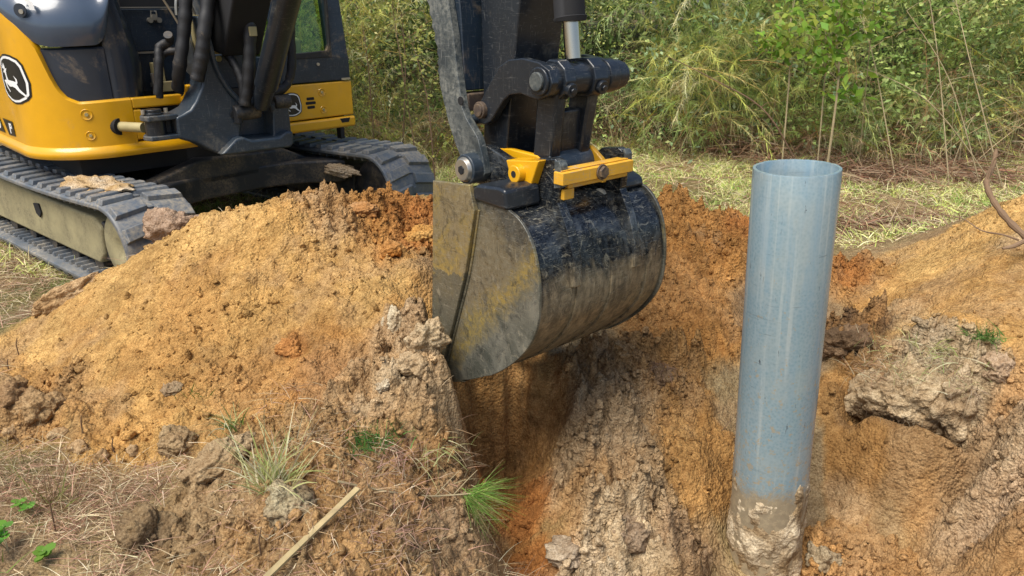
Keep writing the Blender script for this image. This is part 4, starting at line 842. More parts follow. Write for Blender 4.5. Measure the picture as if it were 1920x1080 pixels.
gclod(540,950,(.09,.07,.075),'pale greenish grey clod at the base of the pale grass tuft',20,(.40,.36,.24),(.24,.18,.11),rough=.4)
gclod(740,610,(.05,.05,.08),'pale upright chunk of clay at the top of the grey rim',22,(.50,.45,.33),(.42,.34,.22),(0,.2,0))
gclod(722,722,(.035,.03,.028),'small rounded pale stone low on the grey rim',23,(.47,.41,.30))
gclod(800,640,(.085,.06,.09),'pale jagged clay clod against the lower bucket side',24,(.46,.38,.25),(.38,.29,.18),(.1,.2,.3),rough=.45)
gclod(780,690,(.10,.07,.07),'wide pale crumbling clod below the jagged clay clod',25,(.42,.33,.21),(.33,.25,.15),(.1,.1,.2),rough=.45)
gclod(1590,640,(.13,.09,.09),'dark brown crumbly clod right behind the pipe',28,(.11,.075,.045),(.22,.15,.09),(0,0,.2),rough=.5)
gclod(1705,745,(.20,.13,.18),'big pale sod clod overhanging the undercut pit wall',31,(.50,.41,.27),(.33,.235,.135),(.15,.15,-.1),rough=.32,sub=6,fine=.12)
gclod(1635,745,(.12,.10,.13),'pale crusty sod piece at the left end of the undercut lip',61,(.50,.41,.27),(.35,.25,.14),(0,.2,.3),rough=.35,sub=5)
gclod(1780,765,(.13,.10,.17),'mid grey sod piece between the big sod and the rooty clod',63,(.48,.39,.26),(.32,.235,.14),(0,.1,.3),rough=.35,sub=5)
gclod(1800,740,(.10,.08,.11),'grey rooty clod hanging at the right end of the big sod',33,(.36,.28,.18),(.46,.38,.26),(0,.4,0),rough=.5)
gclod(1875,690,(.07,.06,.07),'round dull clod on the slope right of the big sod',34,(.35,.26,.17),(.42,.32,.22))
gclod(1545,1050,(.075,.07,.075),'grey brown clod touching the foot of the pipe',36,(.24,.19,.12),(.36,.30,.20),rough=.4)
gclod(1240,705,(.055,.05,.05),'dark clod full of roots on the pit slope',38,(.17,.12,.07),(.3,.2,.12),rough=.5)
gclod(1070,1040,(.10,.08,.06),'pale grey clod at the bottom of the pit by the red streak',40,(.33,.27,.2),(.45,.38,.28),rough=.4)
gclod(1180,1000,(.08,.07,.06),'grey brown clod in the middle of the pit slope',41,(.25,.19,.13),(.34,.27,.18),rough=.45)
gclod(545,660,(.06,.05,.06),'reddish orange clod set in the face of the heap',44,(.36,.17,.06),(.44,.22,.07),rough=.3)
for k_,(a_,b_,r_,w_) in enumerate(((150,840,.035,'next to the short dead stalk'),(190,855,.03,'straight above the straw'),(250,845,.028,'at the straw edge'),(110,815,.04,'below the round crumbly clod'),(350,835,.03,'left of the flat angular clod'),(20,805,.035,'under the dark clod at the left edge'))): gclod(a_,b_,(r_,r_*.85,r_*.8),'little brown clod at the heap toe '+w_,70+k_,(.34,.23,.12),(.42,.31,.18),(0,0,k_),sub=3)
gclod(325,728,(.05,.04,.03),'dark flat clod embedded in the lower face of the heap',45,(.24,.18,.11),(.32,.24,.15))
gclod(790,445,(.09,.08,.07),'round orange clod high on the heap next to the bucket',47,(.44,.24,.07),(.5,.3,.1),rough=.25)
gclod(735,470,(.06,.05,.05),'deep orange clod in the hollow of the heap',48,(.45,.19,.04),(.42,.25,.1),rough=.3)
gclod(680,395,(.08,.05,.045),'rusty orange clod near the top of the heap',49,(.40,.20,.07),(.44,.28,.14),rough=.3)
clod(330,436,4.22,(.15,.12,.125),'dried pinkish mud lump stuck to the front of the near track',51,(.30,.22,.16),(.38,.28,.2),rough=.35)
clod(190,352,4.72,(.32,.13,.06),'pale dried mud lying on top of the near track',53,(.42,.30,.15),(.5,.44,.34),rot=(0,0,-.7),rough=.5)
clod(640,318,5.95,(.17,.08,.04),'dried mud shelf on the frame inside the far track',55,(.38,.30,.2),(.46,.38,.27),rot=(0,.1,-.7),rough=.5)
# mud crust round the foot of the pipe
def crust():
    z=-Vector(ax); zq=Vector((0,0,1)).rotation_difference(z); n=110;h=70; vs=[];L=.7
    for j in range(h+1):
        for k in range(n):
            a=k*2*math.pi/n; t=j/h
            top=.69+.05*mn.fractal(Vector((math.cos(a)*1.6,math.sin(a)*1.6,4)),1,2,4)+.055*math.cos(a*2.0+.4)
            u=t*top; th=-.0035+.020*(mn.fractal(Vector((math.cos(a)*1.8,math.sin(a)*1.8,u*7)),.8,2,5)+.12)+.016*(1-t)**2+.006*mn.noise(Vector((math.cos(a)*9,math.sin(a)*9,u*50)))
            th=max(-.010,min(.03,th))-(.012 if t>.97 else 0); vs.append(((pr+th)*math.cos(a),(pr+th)*math.sin(a),u))
    me=bpy.data.meshes.new('mud_crust'); me.from_pydata(vs,[],[(j*n+k,j*n+(k+1)%n,(j+1)*n+(k+1)%n,(j+1)*n+k) for j in range(h) for k in range(n)])
    a=me.color_attributes.new('soil','FLOAT_COLOR','POINT'); c=np.ones((len(vs),4)); f=np.array([np.clip(mn.fractal(Vector(q)*7,1,2,3)*1.8+.5,0,1) for q in vs])[:,None]; c[:,:3]=np.array((.27,.20,.115))*(1-f)+np.array((.54,.47,.34))*f; a.data.foreach_set('color',c.ravel())
    me.shade_smooth(); me.materials.append(M['mud']); o=bpy.data.objects.new('mud_crust',me); COL.objects.link(o); o.parent=pipe_o; return o
crust()
# ------------------------------------------------------------ loose crumbs (stuff)
def icobase(seed):
    bm=bmesh.new(); bmesh.ops.create_icosphere(bm,subdivisions=2,radius=1.)
    V=np.array([v.co*(1+.5*mn.noise(v.co*1.6+Vector((seed,0,0)))) for v in bm.verts]); g_=np.random.default_rng(int(seed*10)+3)
    for _ in range(9):
        q=g_.normal(size=3); q/=np.linalg.norm(q); d=V@q; V=V-np.outer(np.maximum(d-g_.uniform(.45,.75),0),q)
    V=V*g_.uniform(.7,1.2,3); F=np.array([[v.index for v in f.verts] for f in bm.faces]); bm.free(); return V,F
bases=[icobase(s_*3.7) for s_ in range(6)]
def npmesh(name,V,F,mat,colr=None,label=None,smooth=True,attr='soil'):
    me=bpy.data.meshes.new(name); k=F.shape[1]
    me.vertices.add(len(V)); me.vertices.foreach_set('co',V.astype(np.float32).ravel()); me.loops.add(F.size); me.loops.foreach_set('vertex_index',F.astype(np.int32).ravel())
    me.polygons.add(len(F)); me.polygons.foreach_set('loop_start',np.arange(0,F.size,k,dtype=np.int32)); me.update(calc_edges=True)
    if colr is not None:
        a=me.color_attributes.new(attr,'FLOAT_COLOR','POINT'); c=np.ones((len(V),4),np.float32); c[:,:3]=colr; a.data.foreach_set('color',c.ravel())
    if smooth: me.shade_smooth()
    me.materials.append(mat); o=bpy.data.objects.new(name,me); COL.objects.link(o); return o
def crumbs(n):
    x=rng.uniform(-3.6,3.2,n*4); y=rng.uniform(1.5,5.2,n*4); h=base_h(x,y); c,d,ro=zones(x,y,h)
    cl=np.clip(.5+1.6*fbm(x,y,4,3,500),0,1)
    k=np.nonzero((d>.5)&(rng.random(n*4)<np.clip((ro-.35)*.75,0.03,1)*cl))[0][:n]; x,y=x[k],y[k]; z=Hfull(x,y); c=c[k]; ro_=ro[k]
    Vs=[];Fs=[];Cs=[];o=0
    s_=np.clip(rng.lognormal(-5.02,.58,len(k))*(.7+.4*ro_),.002,.028)
    for i in range(len(k)):
        V,F=bases[i%6]; a=rng.uniform(0,6.28); ca,sa=math.cos(a),math.sin(a); sc_=s_[i]*rng.uniform(.7,1.3,3)
        v=V*sc_; v=np.stack([v[:,0]*ca-v[:,1]*sa,v[:,0]*sa+v[:,1]*ca,v[:,2]],1)+np.array([x[i],y[i],z[i]+s_[i]*.3])
        Vs.append(v);Fs.append(F+o);o+=len(V); Cs.append(np.repeat((c[i]*rng.uniform(.8,1.25))[None],len(V),0))
    ob=npmesh('soil_crumbs',np.concatenate(Vs),np.concatenate(Fs),M['soil'],np.clip(np.concatenate(Cs),0,.9)); setp(ob,'loose crumbs of soil scattered over the heaps and pit slopes','soil crumbs',kind='stuff')
crumbs(21000)
# ------------------------------------------------------------ vegetation
def leafmat(name,trans=.45,rough=.55):
    m,t,b=newmat(name); a=N(t,'ShaderNodeVertexColor',layer_name='tint'); o=t.nodes['Material Output']
    t.links.new(a.outputs[0],b.inputs['Base Color']); b.inputs['Roughness'].default_value=rough; b.inputs['Specular IOR Level'].default_value=.35
    tl=N(t,'ShaderNodeBsdfTranslucent'); t.links.new(a.outputs[0],tl.inputs[0]); mx=N(t,'ShaderNodeMixShader'); mx.inputs[0].default_value=trans
    t.links.new(b.outputs[0],mx.inputs[1]); t.links.new(tl.outputs[0],mx.inputs[2]); t.links.new(mx.outputs[0],o.inputs[0]); return m
M['leaf']=leafmat('foliage'); M['straw']=leafmat('dry_straw',.15,.8)
def blades(P,Dr,L,Wd,C,droop=.5,seg=3,jit=.0):
    """curved tapering strips. P,Dr (n,3), L,Wd (n), C (n,3)"""
    n=len(P); Dr=Dr/np.linalg.norm(Dr,axis=1,keepdims=True)
    side=np.cross(Dr,rng.normal(size=(n,3))); side/=np.linalg.norm(side,axis=1,keepdims=True)+1e-9
    V=np.zeros((n,(seg+1)*2,3)); dr=np.broadcast_to(np.asarray(droop),(n,))
    for k in range(seg+1):
        t=k/seg; c=P+Dr*(L*t)[:,None]; c=c.copy(); c[:,2]-=dr*L*t*t; w=(Wd*(1-t*.85)*.5)[:,None]
        V[:,2*k]=c-side*w; V[:,2*k+1]=c+side*w
    m=(seg+1)*2; F=np.array([[2*k,2*k+1,2*k+3,2*k+2] for k in range(seg)])
    F=(F[None]+np.arange(n)[:,None,None]*m).reshape(-1,4); return V.reshape(-1,3),F,np.repeat(C,m,0)
def leaves(P,Nn,L,Wd,C):
    """kite-shaped leaves folded a little"""
    n=len(P); a=rng.normal(size=(n,3)); Nn=Nn/np.linalg.norm(Nn,axis=1,keepdims=True); u=np.cross(Nn,a); u/=np.linalg.norm(u,axis=1,keepdims=True); v=np.cross(Nn,u)
    V=np.zeros((n,4,3)); V[:,0]=P; V[:,1]=P+u*(L*.45)[:,None]+v*(Wd*.5)[:,None]+Nn*(Wd*.15)[:,None]; V[:,2]=P+u*L[:,None]; V[:,3]=P+u*(L*.45)[:,None]-v*(Wd*.5)[:,None]+Nn*(Wd*.15)[:,None]
    F=np.arange(n*4).reshape(-1,4); return V.reshape(-1,3),F,np.repeat(C,4,0)
def join(parts):
    o=0;Vs=[];Fs=[];Cs=[]
    for V,F,C in parts: Vs.append(V);Fs.append(F+o);Cs.append(C);o+=len(V)
    return np.concatenate(Vs),np.concatenate(Fs),np.clip(np.concatenate(Cs),0.003,.9)
def tint(n,cols,var=.25):
    c=np.array(cols)[rng.integers(0,len(cols),n)]; return c*(1+rng.uniform(-var,var,(n,1)))*(1+rng.uniform(-.06,.06,(n,3)))
def veg(name,parts,mat,label,cat,kind=None,group=None,parent=None):
    V,F,C=join(parts); o=npmesh(name,V,F,M[mat],C,attr='tint',smooth=False)
    if parent: o.parent=parent
    if label: setp(o,label,cat,group,kind)
    return o
def rdir(n,up=.5): d=rng.normal(size=(n,3)); d[:,2]=np.abs(d[:,2])*.6+up; return d
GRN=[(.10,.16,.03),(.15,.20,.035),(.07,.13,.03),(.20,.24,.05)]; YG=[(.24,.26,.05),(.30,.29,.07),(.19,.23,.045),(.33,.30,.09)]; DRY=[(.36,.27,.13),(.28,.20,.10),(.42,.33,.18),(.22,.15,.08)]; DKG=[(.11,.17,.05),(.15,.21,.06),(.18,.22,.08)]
STRW=[(.50,.40,.24),(.38,.28,.16),(.58,.49,.32),(.28,.19,.11),(.44,.27,.18)]
# 1 straw litter on open ground (foreground left and behind)
def openpts(n,x0,x1,y0,y1,dmax=.35):
    x=rng.uniform(x0,x1,n);y=rng.uniform(y0,y1,n); h=base_h(x,y); c,d,ro=zones(x,y,h); k=d<dmax; x,y=x[k],y[k]
    z=Hfull(x,y)+np.clip((y-8.5)/6,0,1)**1.5*1.2; return np.stack([x,y,z],1)
def litter(n,x0,x1,y0,y1,L0,L1,w,cols,dmax=.35,lift=.0):
    P_=openpts(n,x0,x1,y0,y1,dmax); P_=P_[fbm(P_[:,0],P_[:,1],2.6,4,731,.6)+rng.uniform(-.3,.3,len(P_))>-.10]; m_=len(P_); d=rng.normal(size=(m_,3)); d[:,2]=np.abs(d[:,2])*.22+.03; P_[:,2]+=rng.uniform(.0,.03,m_)+lift
    return blades(P_,d,rng.uniform(L0,L1,m_),rng.uniform(.6,1.4,m_)*w,tint(m_,cols),droop=rng.uniform(.1,.35,m_),seg=3)
parts=[litter(5200,-1.0,-.12,1.6,2.75,.04,.13,.0024,STRW+[(.40,.24,.16)],2.0),litter(46000,-3.4,.1,1.35,3.2,.05,.17,.0026,[tuple(min(.9,q*1.12) for q in c) for c in STRW]+[(.40,.22,.15)],.6),litter(9000,-4.4,-1.6,3.4,5.5,.06,.2,.004,STRW,.5)]
pf=at(250,960,2.6)
veg('straw_litter',parts,'straw','matted dry straw lying on the ground at lower left','dry straw','stuff')
# standing dry grass lower left
def tufts(n,per,x0,x1,y0,y1,L0,L1,w,cols,dmax=.4,spread=.03,up=.9,droop=.35,seg=4,far=False):
    P_=openpts(n,x0,x1,y0,y1,dmax); k=fbm(P_[:,0],P_[:,1],1.7,3,700)+rng.uniform(-.25,.25,len(P_))>-.02; P_=P_[k]; m_=len(P_)
    Q=np.repeat(P_,per,0)+rng.normal(size=(m_*per,3))*np.array([spread,spread,0]); d=rdir(len(Q),up); 
    return blades(Q,d,rng.uniform(L0,L1,len(Q)),rng.uniform(.6,1.4,len(Q))*w,tint(len(Q),cols),droop=rng.uniform(.1,droop,len(Q)),seg=seg)
veg('dry_grass',[tufts(420,14,-3.3,-.5,1.4,2.9,.05,.20,.0032,DRY+STRW,.25),tufts(120,10,-3.2,-1.2,1.5,2.7,.04,.12,.004,GRN,.2)],'straw','thin standing dry grass at lower left of the pit','dry grass','stuff')
veg('meadow_grass',[tufts(9000,12,-5,6.5,4.7,9.4,.05,.17,.007,[(.58,.60,.17),(.70,.66,.30),(.46,.54,.14),(.76,.70,.40),(.60,.50,.26)],.3,.06,.5,.6,3),litter(20000,-5,7,4.6,9.5,.08,.3,.006,STRW+[(.3,.18,.11)],.4),tufts(1600,14,-3,6.5,4.9,8.6,.05,.13,.008,[(.22,.36,.07),(.30,.42,.10)],.3,.06,.5,.6,3)],'straw','pale mown grass and straw on the clearing behind the pit','grass','stuff')
# brush piles of pulled vines on the clearing
def vines(n,cx_,cy,rx,ry,hz_,L,w,cols):
    P_=np.stack([rng.normal(cx_,rx,n),rng.normal(cy,ry,n),np.zeros(n)],1); P_[:,2]=Hfull(P_[:,0],P_[:,1])+np.abs(rng.normal(0,hz_,n)); d=rng.normal(size=(n,3)); d[:,2]*=.25
    return blades(P_,d,rng.uniform(.4,1.2,n)*L,rng.uniform(.5,1.5,n)*w,tint(n,cols),droop=.15,seg=3)
REDB=[(.26,.14,.08),(.30,.20,.12),(.16,.085,.05),(.36,.27,.17)]
pA=at(1680,330,8.2)
for (px,py,d,n,rx,ry,hh,lab) in ((1680,318,7.9,3800,.75,.35,.06,'low brown pile of pulled dead vines on the clearing behind the pipe'),(1700,412,5.9,3000,.5,.25,.02,'flat reddish patch of dead vines just behind the yellow bank'),(1780,232,9.0,2500,.9,.45,.15,'tangle of dead branches at the foot of the brush on the right'),(1395,245,8.8,1500,.35,.3,.12,'small dark tangle of dead stems at the brush edge above the pipe')):
    p=at(px,py,d); veg('brush_pile',[vines(n,p[0],p[1],rx,ry,hh,.35,.010,REDB)],'straw',lab,'brush pile','stuff')
# 2 background undergrowth (one mass)
def hillz(x,y): return np.clip((y-8.5)/6,0,1)**1.5*1.2
def front(x): return 8.6+.35*np.sin(x*.9+.5)+.25*np.sin(x*2.3)-.35*np.clip((1.0-x)/3,0,1)+.5*np.clip((x-3.5)/3,0,1)
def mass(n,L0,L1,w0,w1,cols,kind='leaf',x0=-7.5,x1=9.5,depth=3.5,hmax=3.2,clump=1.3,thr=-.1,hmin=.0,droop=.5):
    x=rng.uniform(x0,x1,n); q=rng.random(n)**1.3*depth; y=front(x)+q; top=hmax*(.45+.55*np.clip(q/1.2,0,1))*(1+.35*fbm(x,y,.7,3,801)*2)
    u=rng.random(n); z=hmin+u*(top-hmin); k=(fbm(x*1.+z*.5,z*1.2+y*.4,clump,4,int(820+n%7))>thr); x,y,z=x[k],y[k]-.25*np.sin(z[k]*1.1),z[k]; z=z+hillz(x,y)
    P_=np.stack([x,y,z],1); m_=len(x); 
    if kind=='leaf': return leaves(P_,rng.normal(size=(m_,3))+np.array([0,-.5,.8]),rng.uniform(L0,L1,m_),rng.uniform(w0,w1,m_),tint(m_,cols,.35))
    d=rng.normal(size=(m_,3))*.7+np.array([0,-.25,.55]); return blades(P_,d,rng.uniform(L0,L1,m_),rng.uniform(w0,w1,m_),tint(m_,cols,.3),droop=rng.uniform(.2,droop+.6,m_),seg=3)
def bushy(x,z,y): return y-.75*fbm(x,z*1.1+y*.3,.55,3,905)*1.6
def sprays(n,x0,x1,cols,L0=.5,L1=1.2,per=55,bl=(.07,.16),w=(.004,.007),hmax=2.7,depth=1.6,lean=-.35,cl=.8,thr=-.2,tilt=.75):
    out=[]
    xs=rng.uniform(x0,x1,n*2); zs=rng.uniform(.15,hmax,n*2); ys=front(xs)+rng.random(n*2)**1.2*depth; k=np.nonzero(fbm(xs,zs,cl,3,950+n%5)>thr)[0][:n]
    xs,zs,ys=xs[k],zs[k],bushy(xs[k],zs[k],ys[k]); n=len(k)
    d=rng.normal(size=(n,3))*tilt+np.array([0,lean,.8]); d/=np.linalg.norm(d,axis=1,keepdims=True); L=rng.uniform(L0,L1,n); st=tint(n,cols,.35)
    base=np.stack([xs,ys,zs+hillz(xs,ys)-.25],1)
    t=rng.random((n,per)); p=base[:,None]+d[:,None]*(L[:,None]*t)[...,None]; p[...,2]-=.45*L[:,None]*t*t
    tg=d[:,None]-np.array([0,0,.9])*t[...,None]; q=tg*.8+rng.normal(size=(n,per,3))*.45
    P_=p.reshape(-1,3); C=np.repeat(st,per,0)*rng.uniform(.75,1.25,(n*per,1)); m_=n*per
    b=blades(P_,q.reshape(-1,3),rng.uniform(*bl,m_),rng.uniform(*w,m_),C,droop=rng.uniform(.1,.5,m_),seg=2)
    s_=blades(base,d,L,np.full(n,.008),st*np.array([1.1,.8,.6]),droop=.45,seg=5); return [b,s_]
def bushleaf(n,x0,x1,cols,L,W_,per=26,hmax=2.8,depth=1.4,rad=.16,cl=.9,thr=-.1,sd=960,hmin=.1):
    xs=rng.uniform(x0,x1,n*2); zs=rng.uniform(hmin,hmax,n*2); ys=front(xs)+rng.random(n*2)**1.2*depth; k=np.nonzero(fbm(xs,zs,cl,3,sd)>thr)[0][:n]
    xs,zs,ys=xs[k],zs[k],bushy(xs[k],zs[k],ys[k]); n=len(k); c=np.stack([xs,ys,zs+hillz(xs,ys)],1); st=tint(n,cols,.4)
    p=(c[:,None]+rng.normal(size=(n,per,3))*rad*np.array([1,1,.75])).reshape(-1,3); m_=n*per
    return leaves(p,rng.normal(size=(m_,3))*.7+np.array([0,-.5,.8]),rng.uniform(.6,1.3,m_)*L,rng.uniform(.6,1.3,m_)*W_,np.repeat(st,per,0)*rng.uniform(.75,1.3,(m_,1)))
BG=[(.36,.47,.14),(.43,.54,.17),(.26,.36,.10),(.50,.56,.20)]; BY=[(.62,.64,.19),(.72,.68,.30),(.54,.58,.15),(.78,.72,.40)]; BD=[(.60,.44,.25),(.48,.33,.18),(.68,.54,.34),(.38,.24,.14)]; PAL=[(.30,.42,.22),(.38,.48,.28)]
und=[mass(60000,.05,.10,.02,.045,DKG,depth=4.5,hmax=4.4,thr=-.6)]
und+=sprays(1300,-6,2.4,BY+BG[1:2],per=60)+sprays(1400,1.0,9,BG+BY[:2],per=60)+sprays(700,-5,9,BY,per=50,thr=.06,cl=1.2)+sprays(500,1.5,9,BD+BY[:1],per=30,thr=.0,cl=1.6)
und+=sprays(900,-4.5,.6,BY+[(.60,.52,.24)],per=50,tilt=.35,depth=.9,bl=(.05,.11),w=(.003,.006),lean=-.15,thr=-.4)+sprays(500,2.0,8,BD+BY[1:3],per=30,tilt=.8,depth=.6,hmax=2.2,bl=(.05,.12),thr=.0,cl=1.3)+sprays(350,-.3,6,[(.34,.48,.20),(.42,.54,.22)],per=45,depth=.7,thr=.05,cl=1.5)
und+=[bushleaf(600,.6,9,BG,.055,.028),bushleaf(300,-6,.6,BY+BG[1:2],.045,.022,sd=966,rad=.12,per=16),bushleaf(480,.5,9,BG,.075,.045,sd=961,thr=.10,cl=.7,per=20),bushleaf(700,-6,1.5,BY,.04,.022,sd=962,thr=.0),
 bushleaf(130,-1,9,PAL,.07,.035,per=12,rad=.09,sd=963,thr=.1,depth=.6,hmax=2.0),bushleaf(30,-5,9,[(.60,.52,.08),(.55,.50,.12)],.05,.03,per=5,rad=.07,sd=964,depth=.5)]
und+=sprays(420,-6,1.2,BD,L0=.5,L1=1.1,per=45,hmax=.95,depth=.9,lean=-.2)+sprays(260,1.2,9,BD,L0=.3,L1=.9,per=40,hmax=.6,depth=.7,lean=-.2)
und+=[mass(9000,.12,.34,.004,.009,BD+REDB,'bl',hmax=.7,thr=-.3,depth=1.2)]
def canes(n,x0,x1,cols,L0,L1,w):
    x=rng.uniform(x0,x1,n); y=front(x)+rng.uniform(-.15,.8,n); y=y-.35; P_=np.stack([x,y,hillz(x,y)],1); d=rng.normal(size=(n,3))*np.array([.5,.25,0])+np.array([-.15*(x0>2),-.1,1.]); return blades(P_,d,rng.uniform(L0,L1,n),rng.uniform(.6,1.3,n)*w,tint(n,cols),droop=rng.uniform(.1,.7,n),seg=6)
und+=[canes(420,-6,9,BD+[(.5,.42,.26)],.8,2.2,.007),canes(160,3.0,9,[(.62,.52,.32)],1.2,2.6,.008),canes(200,-5,.5,[(.30,.20,.12),(.55,.45,.28)],.8,2.2,.008)]
veg('undergrowth',und,'leaf','dense green and straw coloured brush along the back of the clearing','undergrowth','stuff')
# far wood behind the brush
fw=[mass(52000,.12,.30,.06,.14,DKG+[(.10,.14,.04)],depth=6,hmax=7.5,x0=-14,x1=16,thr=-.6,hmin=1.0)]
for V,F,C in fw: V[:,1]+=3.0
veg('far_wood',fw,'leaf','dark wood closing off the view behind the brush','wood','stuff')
M['bark']=plain('bark',(.16,.12,.085),.9,bmp=.6,dscale=6,dust=.3,dustc=(.28,.25,.2))
M['cane']=plain('pale_cane',(.34,.27,.15),.7,bmp=.3,var=.2)
M['twig']=plain('brown_twig',(.13,.075,.04),.85,bmp=.5,var=.2)
for px,d,lab in ((700,11.5,'grey tree trunk standing far back between cab and digger arm'),(1085,12.5,'slim dark trunk deep in the brush right of the digger arm'),(1400,13.,'dim tree trunk in the brush above the pipe'),(1830,12.,'straight trunk in shade at the upper right')):
    p=at(px,100,d); g=float(hillz(p[0],p[1])); e=empty('tree',(p[0],p[1],g),lab,'tree'); e['_o']=[float(p[0]),float(p[1]),g]
    m=MB(); tw=random.uniform(-.2,.2); m.tube(smoothpts([(p[0],p[1],g-.1),(p[0]+tw*.3,p[1],g+1.5),(p[0]+tw,p[1]+.1,g+4),(p[0]+tw*1.4,p[1],g+7)],6),list(np.linspace(.13,.05,19)),12); m.build('trunk',M['bark'],e)
    n=2600; c=np.array([p[0]+tw,p[1],g+6]); q=rng.normal(size=(n,3)); q/=np.linalg.norm(q,axis=1,keepdims=True); q*=rng.random((n,1))**.5*np.array([2.0,2.0,2.2]); q=q[fbm(q[:,0]+9,q[:,2]+q[:,1],1.0,3,900)>-.12]
    V,F,C=leaves(q+c-np.array([p[0],p[1],g]),rng.normal(size=(len(q),3))+np.array([0,0,.8]),rng.uniform(.1,.2,len(q)),rng.uniform(.06,.11,len(q)),tint(len(q),GRN+DKG)); o=npmesh('crown',V,F,M['leaf'],np.clip(C,0,1),attr='tint',smooth=False); o.parent=e
# saplings and canes that read one by one
def sapling(pts,r0,nl,lab,leafc,mat='cane',ll=.09,name='sapling',cat='sapling',lo=.35,branches=5,bl=.35):
    P_=[np.array(at(q[0],q[1],q[2]*.885)) for q in pts]; base=P_[0].copy(); base[2]=Hs(base[0],base[1])+float(hillz(base[0],base[1])); P_[0]=base
    e=empty(name,base,lab,cat); e['_o']=[float(q) for q in base]; m=MB(); S_=smoothpts(P_,7); m.tube(S_,list(np.linspace(r0,r0*.35,len(S_))),7)
    tips=[]
    for b in range(branches):
        i=int(len(S_)*random.uniform(lo,.95)); s0=S_[i]; d=np.array([random.uniform(-1,1),random.uniform(-.6,.4),random.uniform(.1,.8)]); d/=np.linalg.norm(d); L=bl*random.uniform(.5,1.2)
        e2=s0+d*L; mid=s0+d*L*.5+np.array([0,0,.03]); m.tube([s0,mid,e2],[r0*.4,r0*.3,r0*.12],5); tips+=[s0+(e2-s0)*k for k in np.linspace(.3,1,6)]
    m.build('stem',M[mat],e)
    if nl:
        T_=np.array(tips+[S_[i] for i in range(int(len(S_)*lo),len(S_))]); q=T_[rng.integers(0,len(T_),nl)]+rng.normal(size=(nl,3))*.05-base
        V,F,C=leaves(q,rng.normal(size=(nl,3))*.6+np.array([0,-.6,.8]),rng.uniform(.5,1.2,nl)*ll,rng.uniform(.5,1.,nl)*ll*.7,tint(nl,leafc)); o=npmesh('leaves',V,F,M['leaf'],np.clip(C,0,1),attr='tint',smooth=False); o.parent=e
    return e
BRT=[(.16,.30,.03),(.22,.36,.04),(.30,.36,.06)]
sapling([(1563,235,8.4),(1572,150,8.3),(1568,60,8.2),(1580,-60,8.2)],.014,260,'slender pale sapling with broad bright leaves, its stem the thickest above the pipe',BRT,lo=.3,branches=8,bl=.6,ll=.11)
sapling([(1545,235,8.5),(1548,120,8.4),(1546,40,8.3),(1540,-80,8.2)],.008,160,'thin straight pale stem just left of the thickest sapling',BRT,lo=.35,branches=7,bl=.6,ll=.10)
sapling([(1478,225,8.4),(1480,140,8.4),(1476,90,8.3),(1490,0,8.3)],.009,140,'short bare stemmed sapling leftmost of the three above the pipe',BRT,lo=.4,branches=6,bl=.5,ll=.10)
sapling([(1660,20,8.4),(1640,-10,8.0),(1645,5,7.9)],.006,60,'bright leafy spray hanging at the top edge right of the saplings',BRT,lo=.2,branches=4,bl=.3,ll=.12,name='leafy_spray',cat='branch')
sapling([(1530,260,8.0),(1440,215,8.0),(1340,150,8.2),(1250,105,8.5)],.010,0,'long dark bare branch slanting down toward the back of the pipe',DRY,'twig',branches=3,bl=.2,name='bare_branch',cat='branch')
for k,(a,b,c,lab) in enumerate((((1860,245,8.2),(1780,150,8.3),(1700,20,8.4),'bare cane leaning left, first of the arching canes at the right'),((1890,235,8.1),(1740,190,8.2),(1600,120,8.4),'low bare cane arching left almost flat across the right brush'),((1800,250,8.2),(1760,120,8.4),(1740,-20,8.5),'upright bare cane between the arching canes at the right'),((1905,250,8.0),(1820,120,8.2),(1790,-10,8.4),'bare cane nearest the right picture edge leaning left'),((1700,230,8.3),(1640,120,8.5),(1610,20,8.7),'fine bare cane right of the thick sapling'))):
    sapling([a,b,c],.007,0,lab,DRY,'cane',branches=4,bl=.3,name='bare_cane',cat='cane')
for k,(a,b,c,lab) in enumerate((((790,330,7.8),(762,180,8.0),(735,10,8.2),'thin dark stem rising left of the digger arm beside the far track'),((745,250,8.0),(760,140,8.2),(752,20,8.4),'short brown stem between the two long ones left of the arm'),((815,300,7.8),(800,180,8.0),(765,60,8.2),'dark stem touching the left edge of the digger arm'),((700,240,8.2),(690,120,8.4),(672,10,8.6),'slim stem with yellow leaves just right of the cab'))):
    sapling([a,b,c],.008,90,lab,[(.40,.40,.10),(.25,.28,.06)],'twig',branches=6,bl=.35,lo=.2,ll=.05,name='thin_shrub',cat='shrub')
# ------------------------------------------------------------ small plants and sticks near the pit
def tuft(px,py,n,L0,L1,w,cols,lab,up=.8,spread=.03,droop=.5,name='grass_tuft',cat='grass tuft',bias=(0,0,0),mat='leaf',d=None,lift=0):
    d=d or hit(px,py); p=at(px,py,d); p[2]=(Hs(p[0],p[1])-.005) if not lift else p[2]; Q=rng.normal(size=(n,3))*np.array([spread,spread,.004]); dd=rdir(n,up)+np.array(bias)
    V,F,C=blades(Q,dd,rng.uniform(L0,L1,n),rng.uniform(.6,1.4,n)*w,tint(n,cols),droop=rng.uniform(.1,droop,n),seg=5); o=npmesh(name,V,F,M[mat],np.clip(C,0,1),attr='tint',smooth=False); o.location=p; return setp(o,lab,cat)
PALEG=[(.60,.58,.30),(.50,.50,.22),(.68,.64,.42),(.36,.42,.14)]
tuft(512,915,130,.14,.36,.0065,PALEG,'tall pale green grass tuft standing on the near rim left of the trench',1.3,.03,.5,bias=(.0,0,.5))
tuft(560,850,60,.12,.28,.004,STRW+PALEG,'straw coloured grass tuft leaning right beside the tall pale tuft',.5,.04,.6,bias=(.5,0,.2))
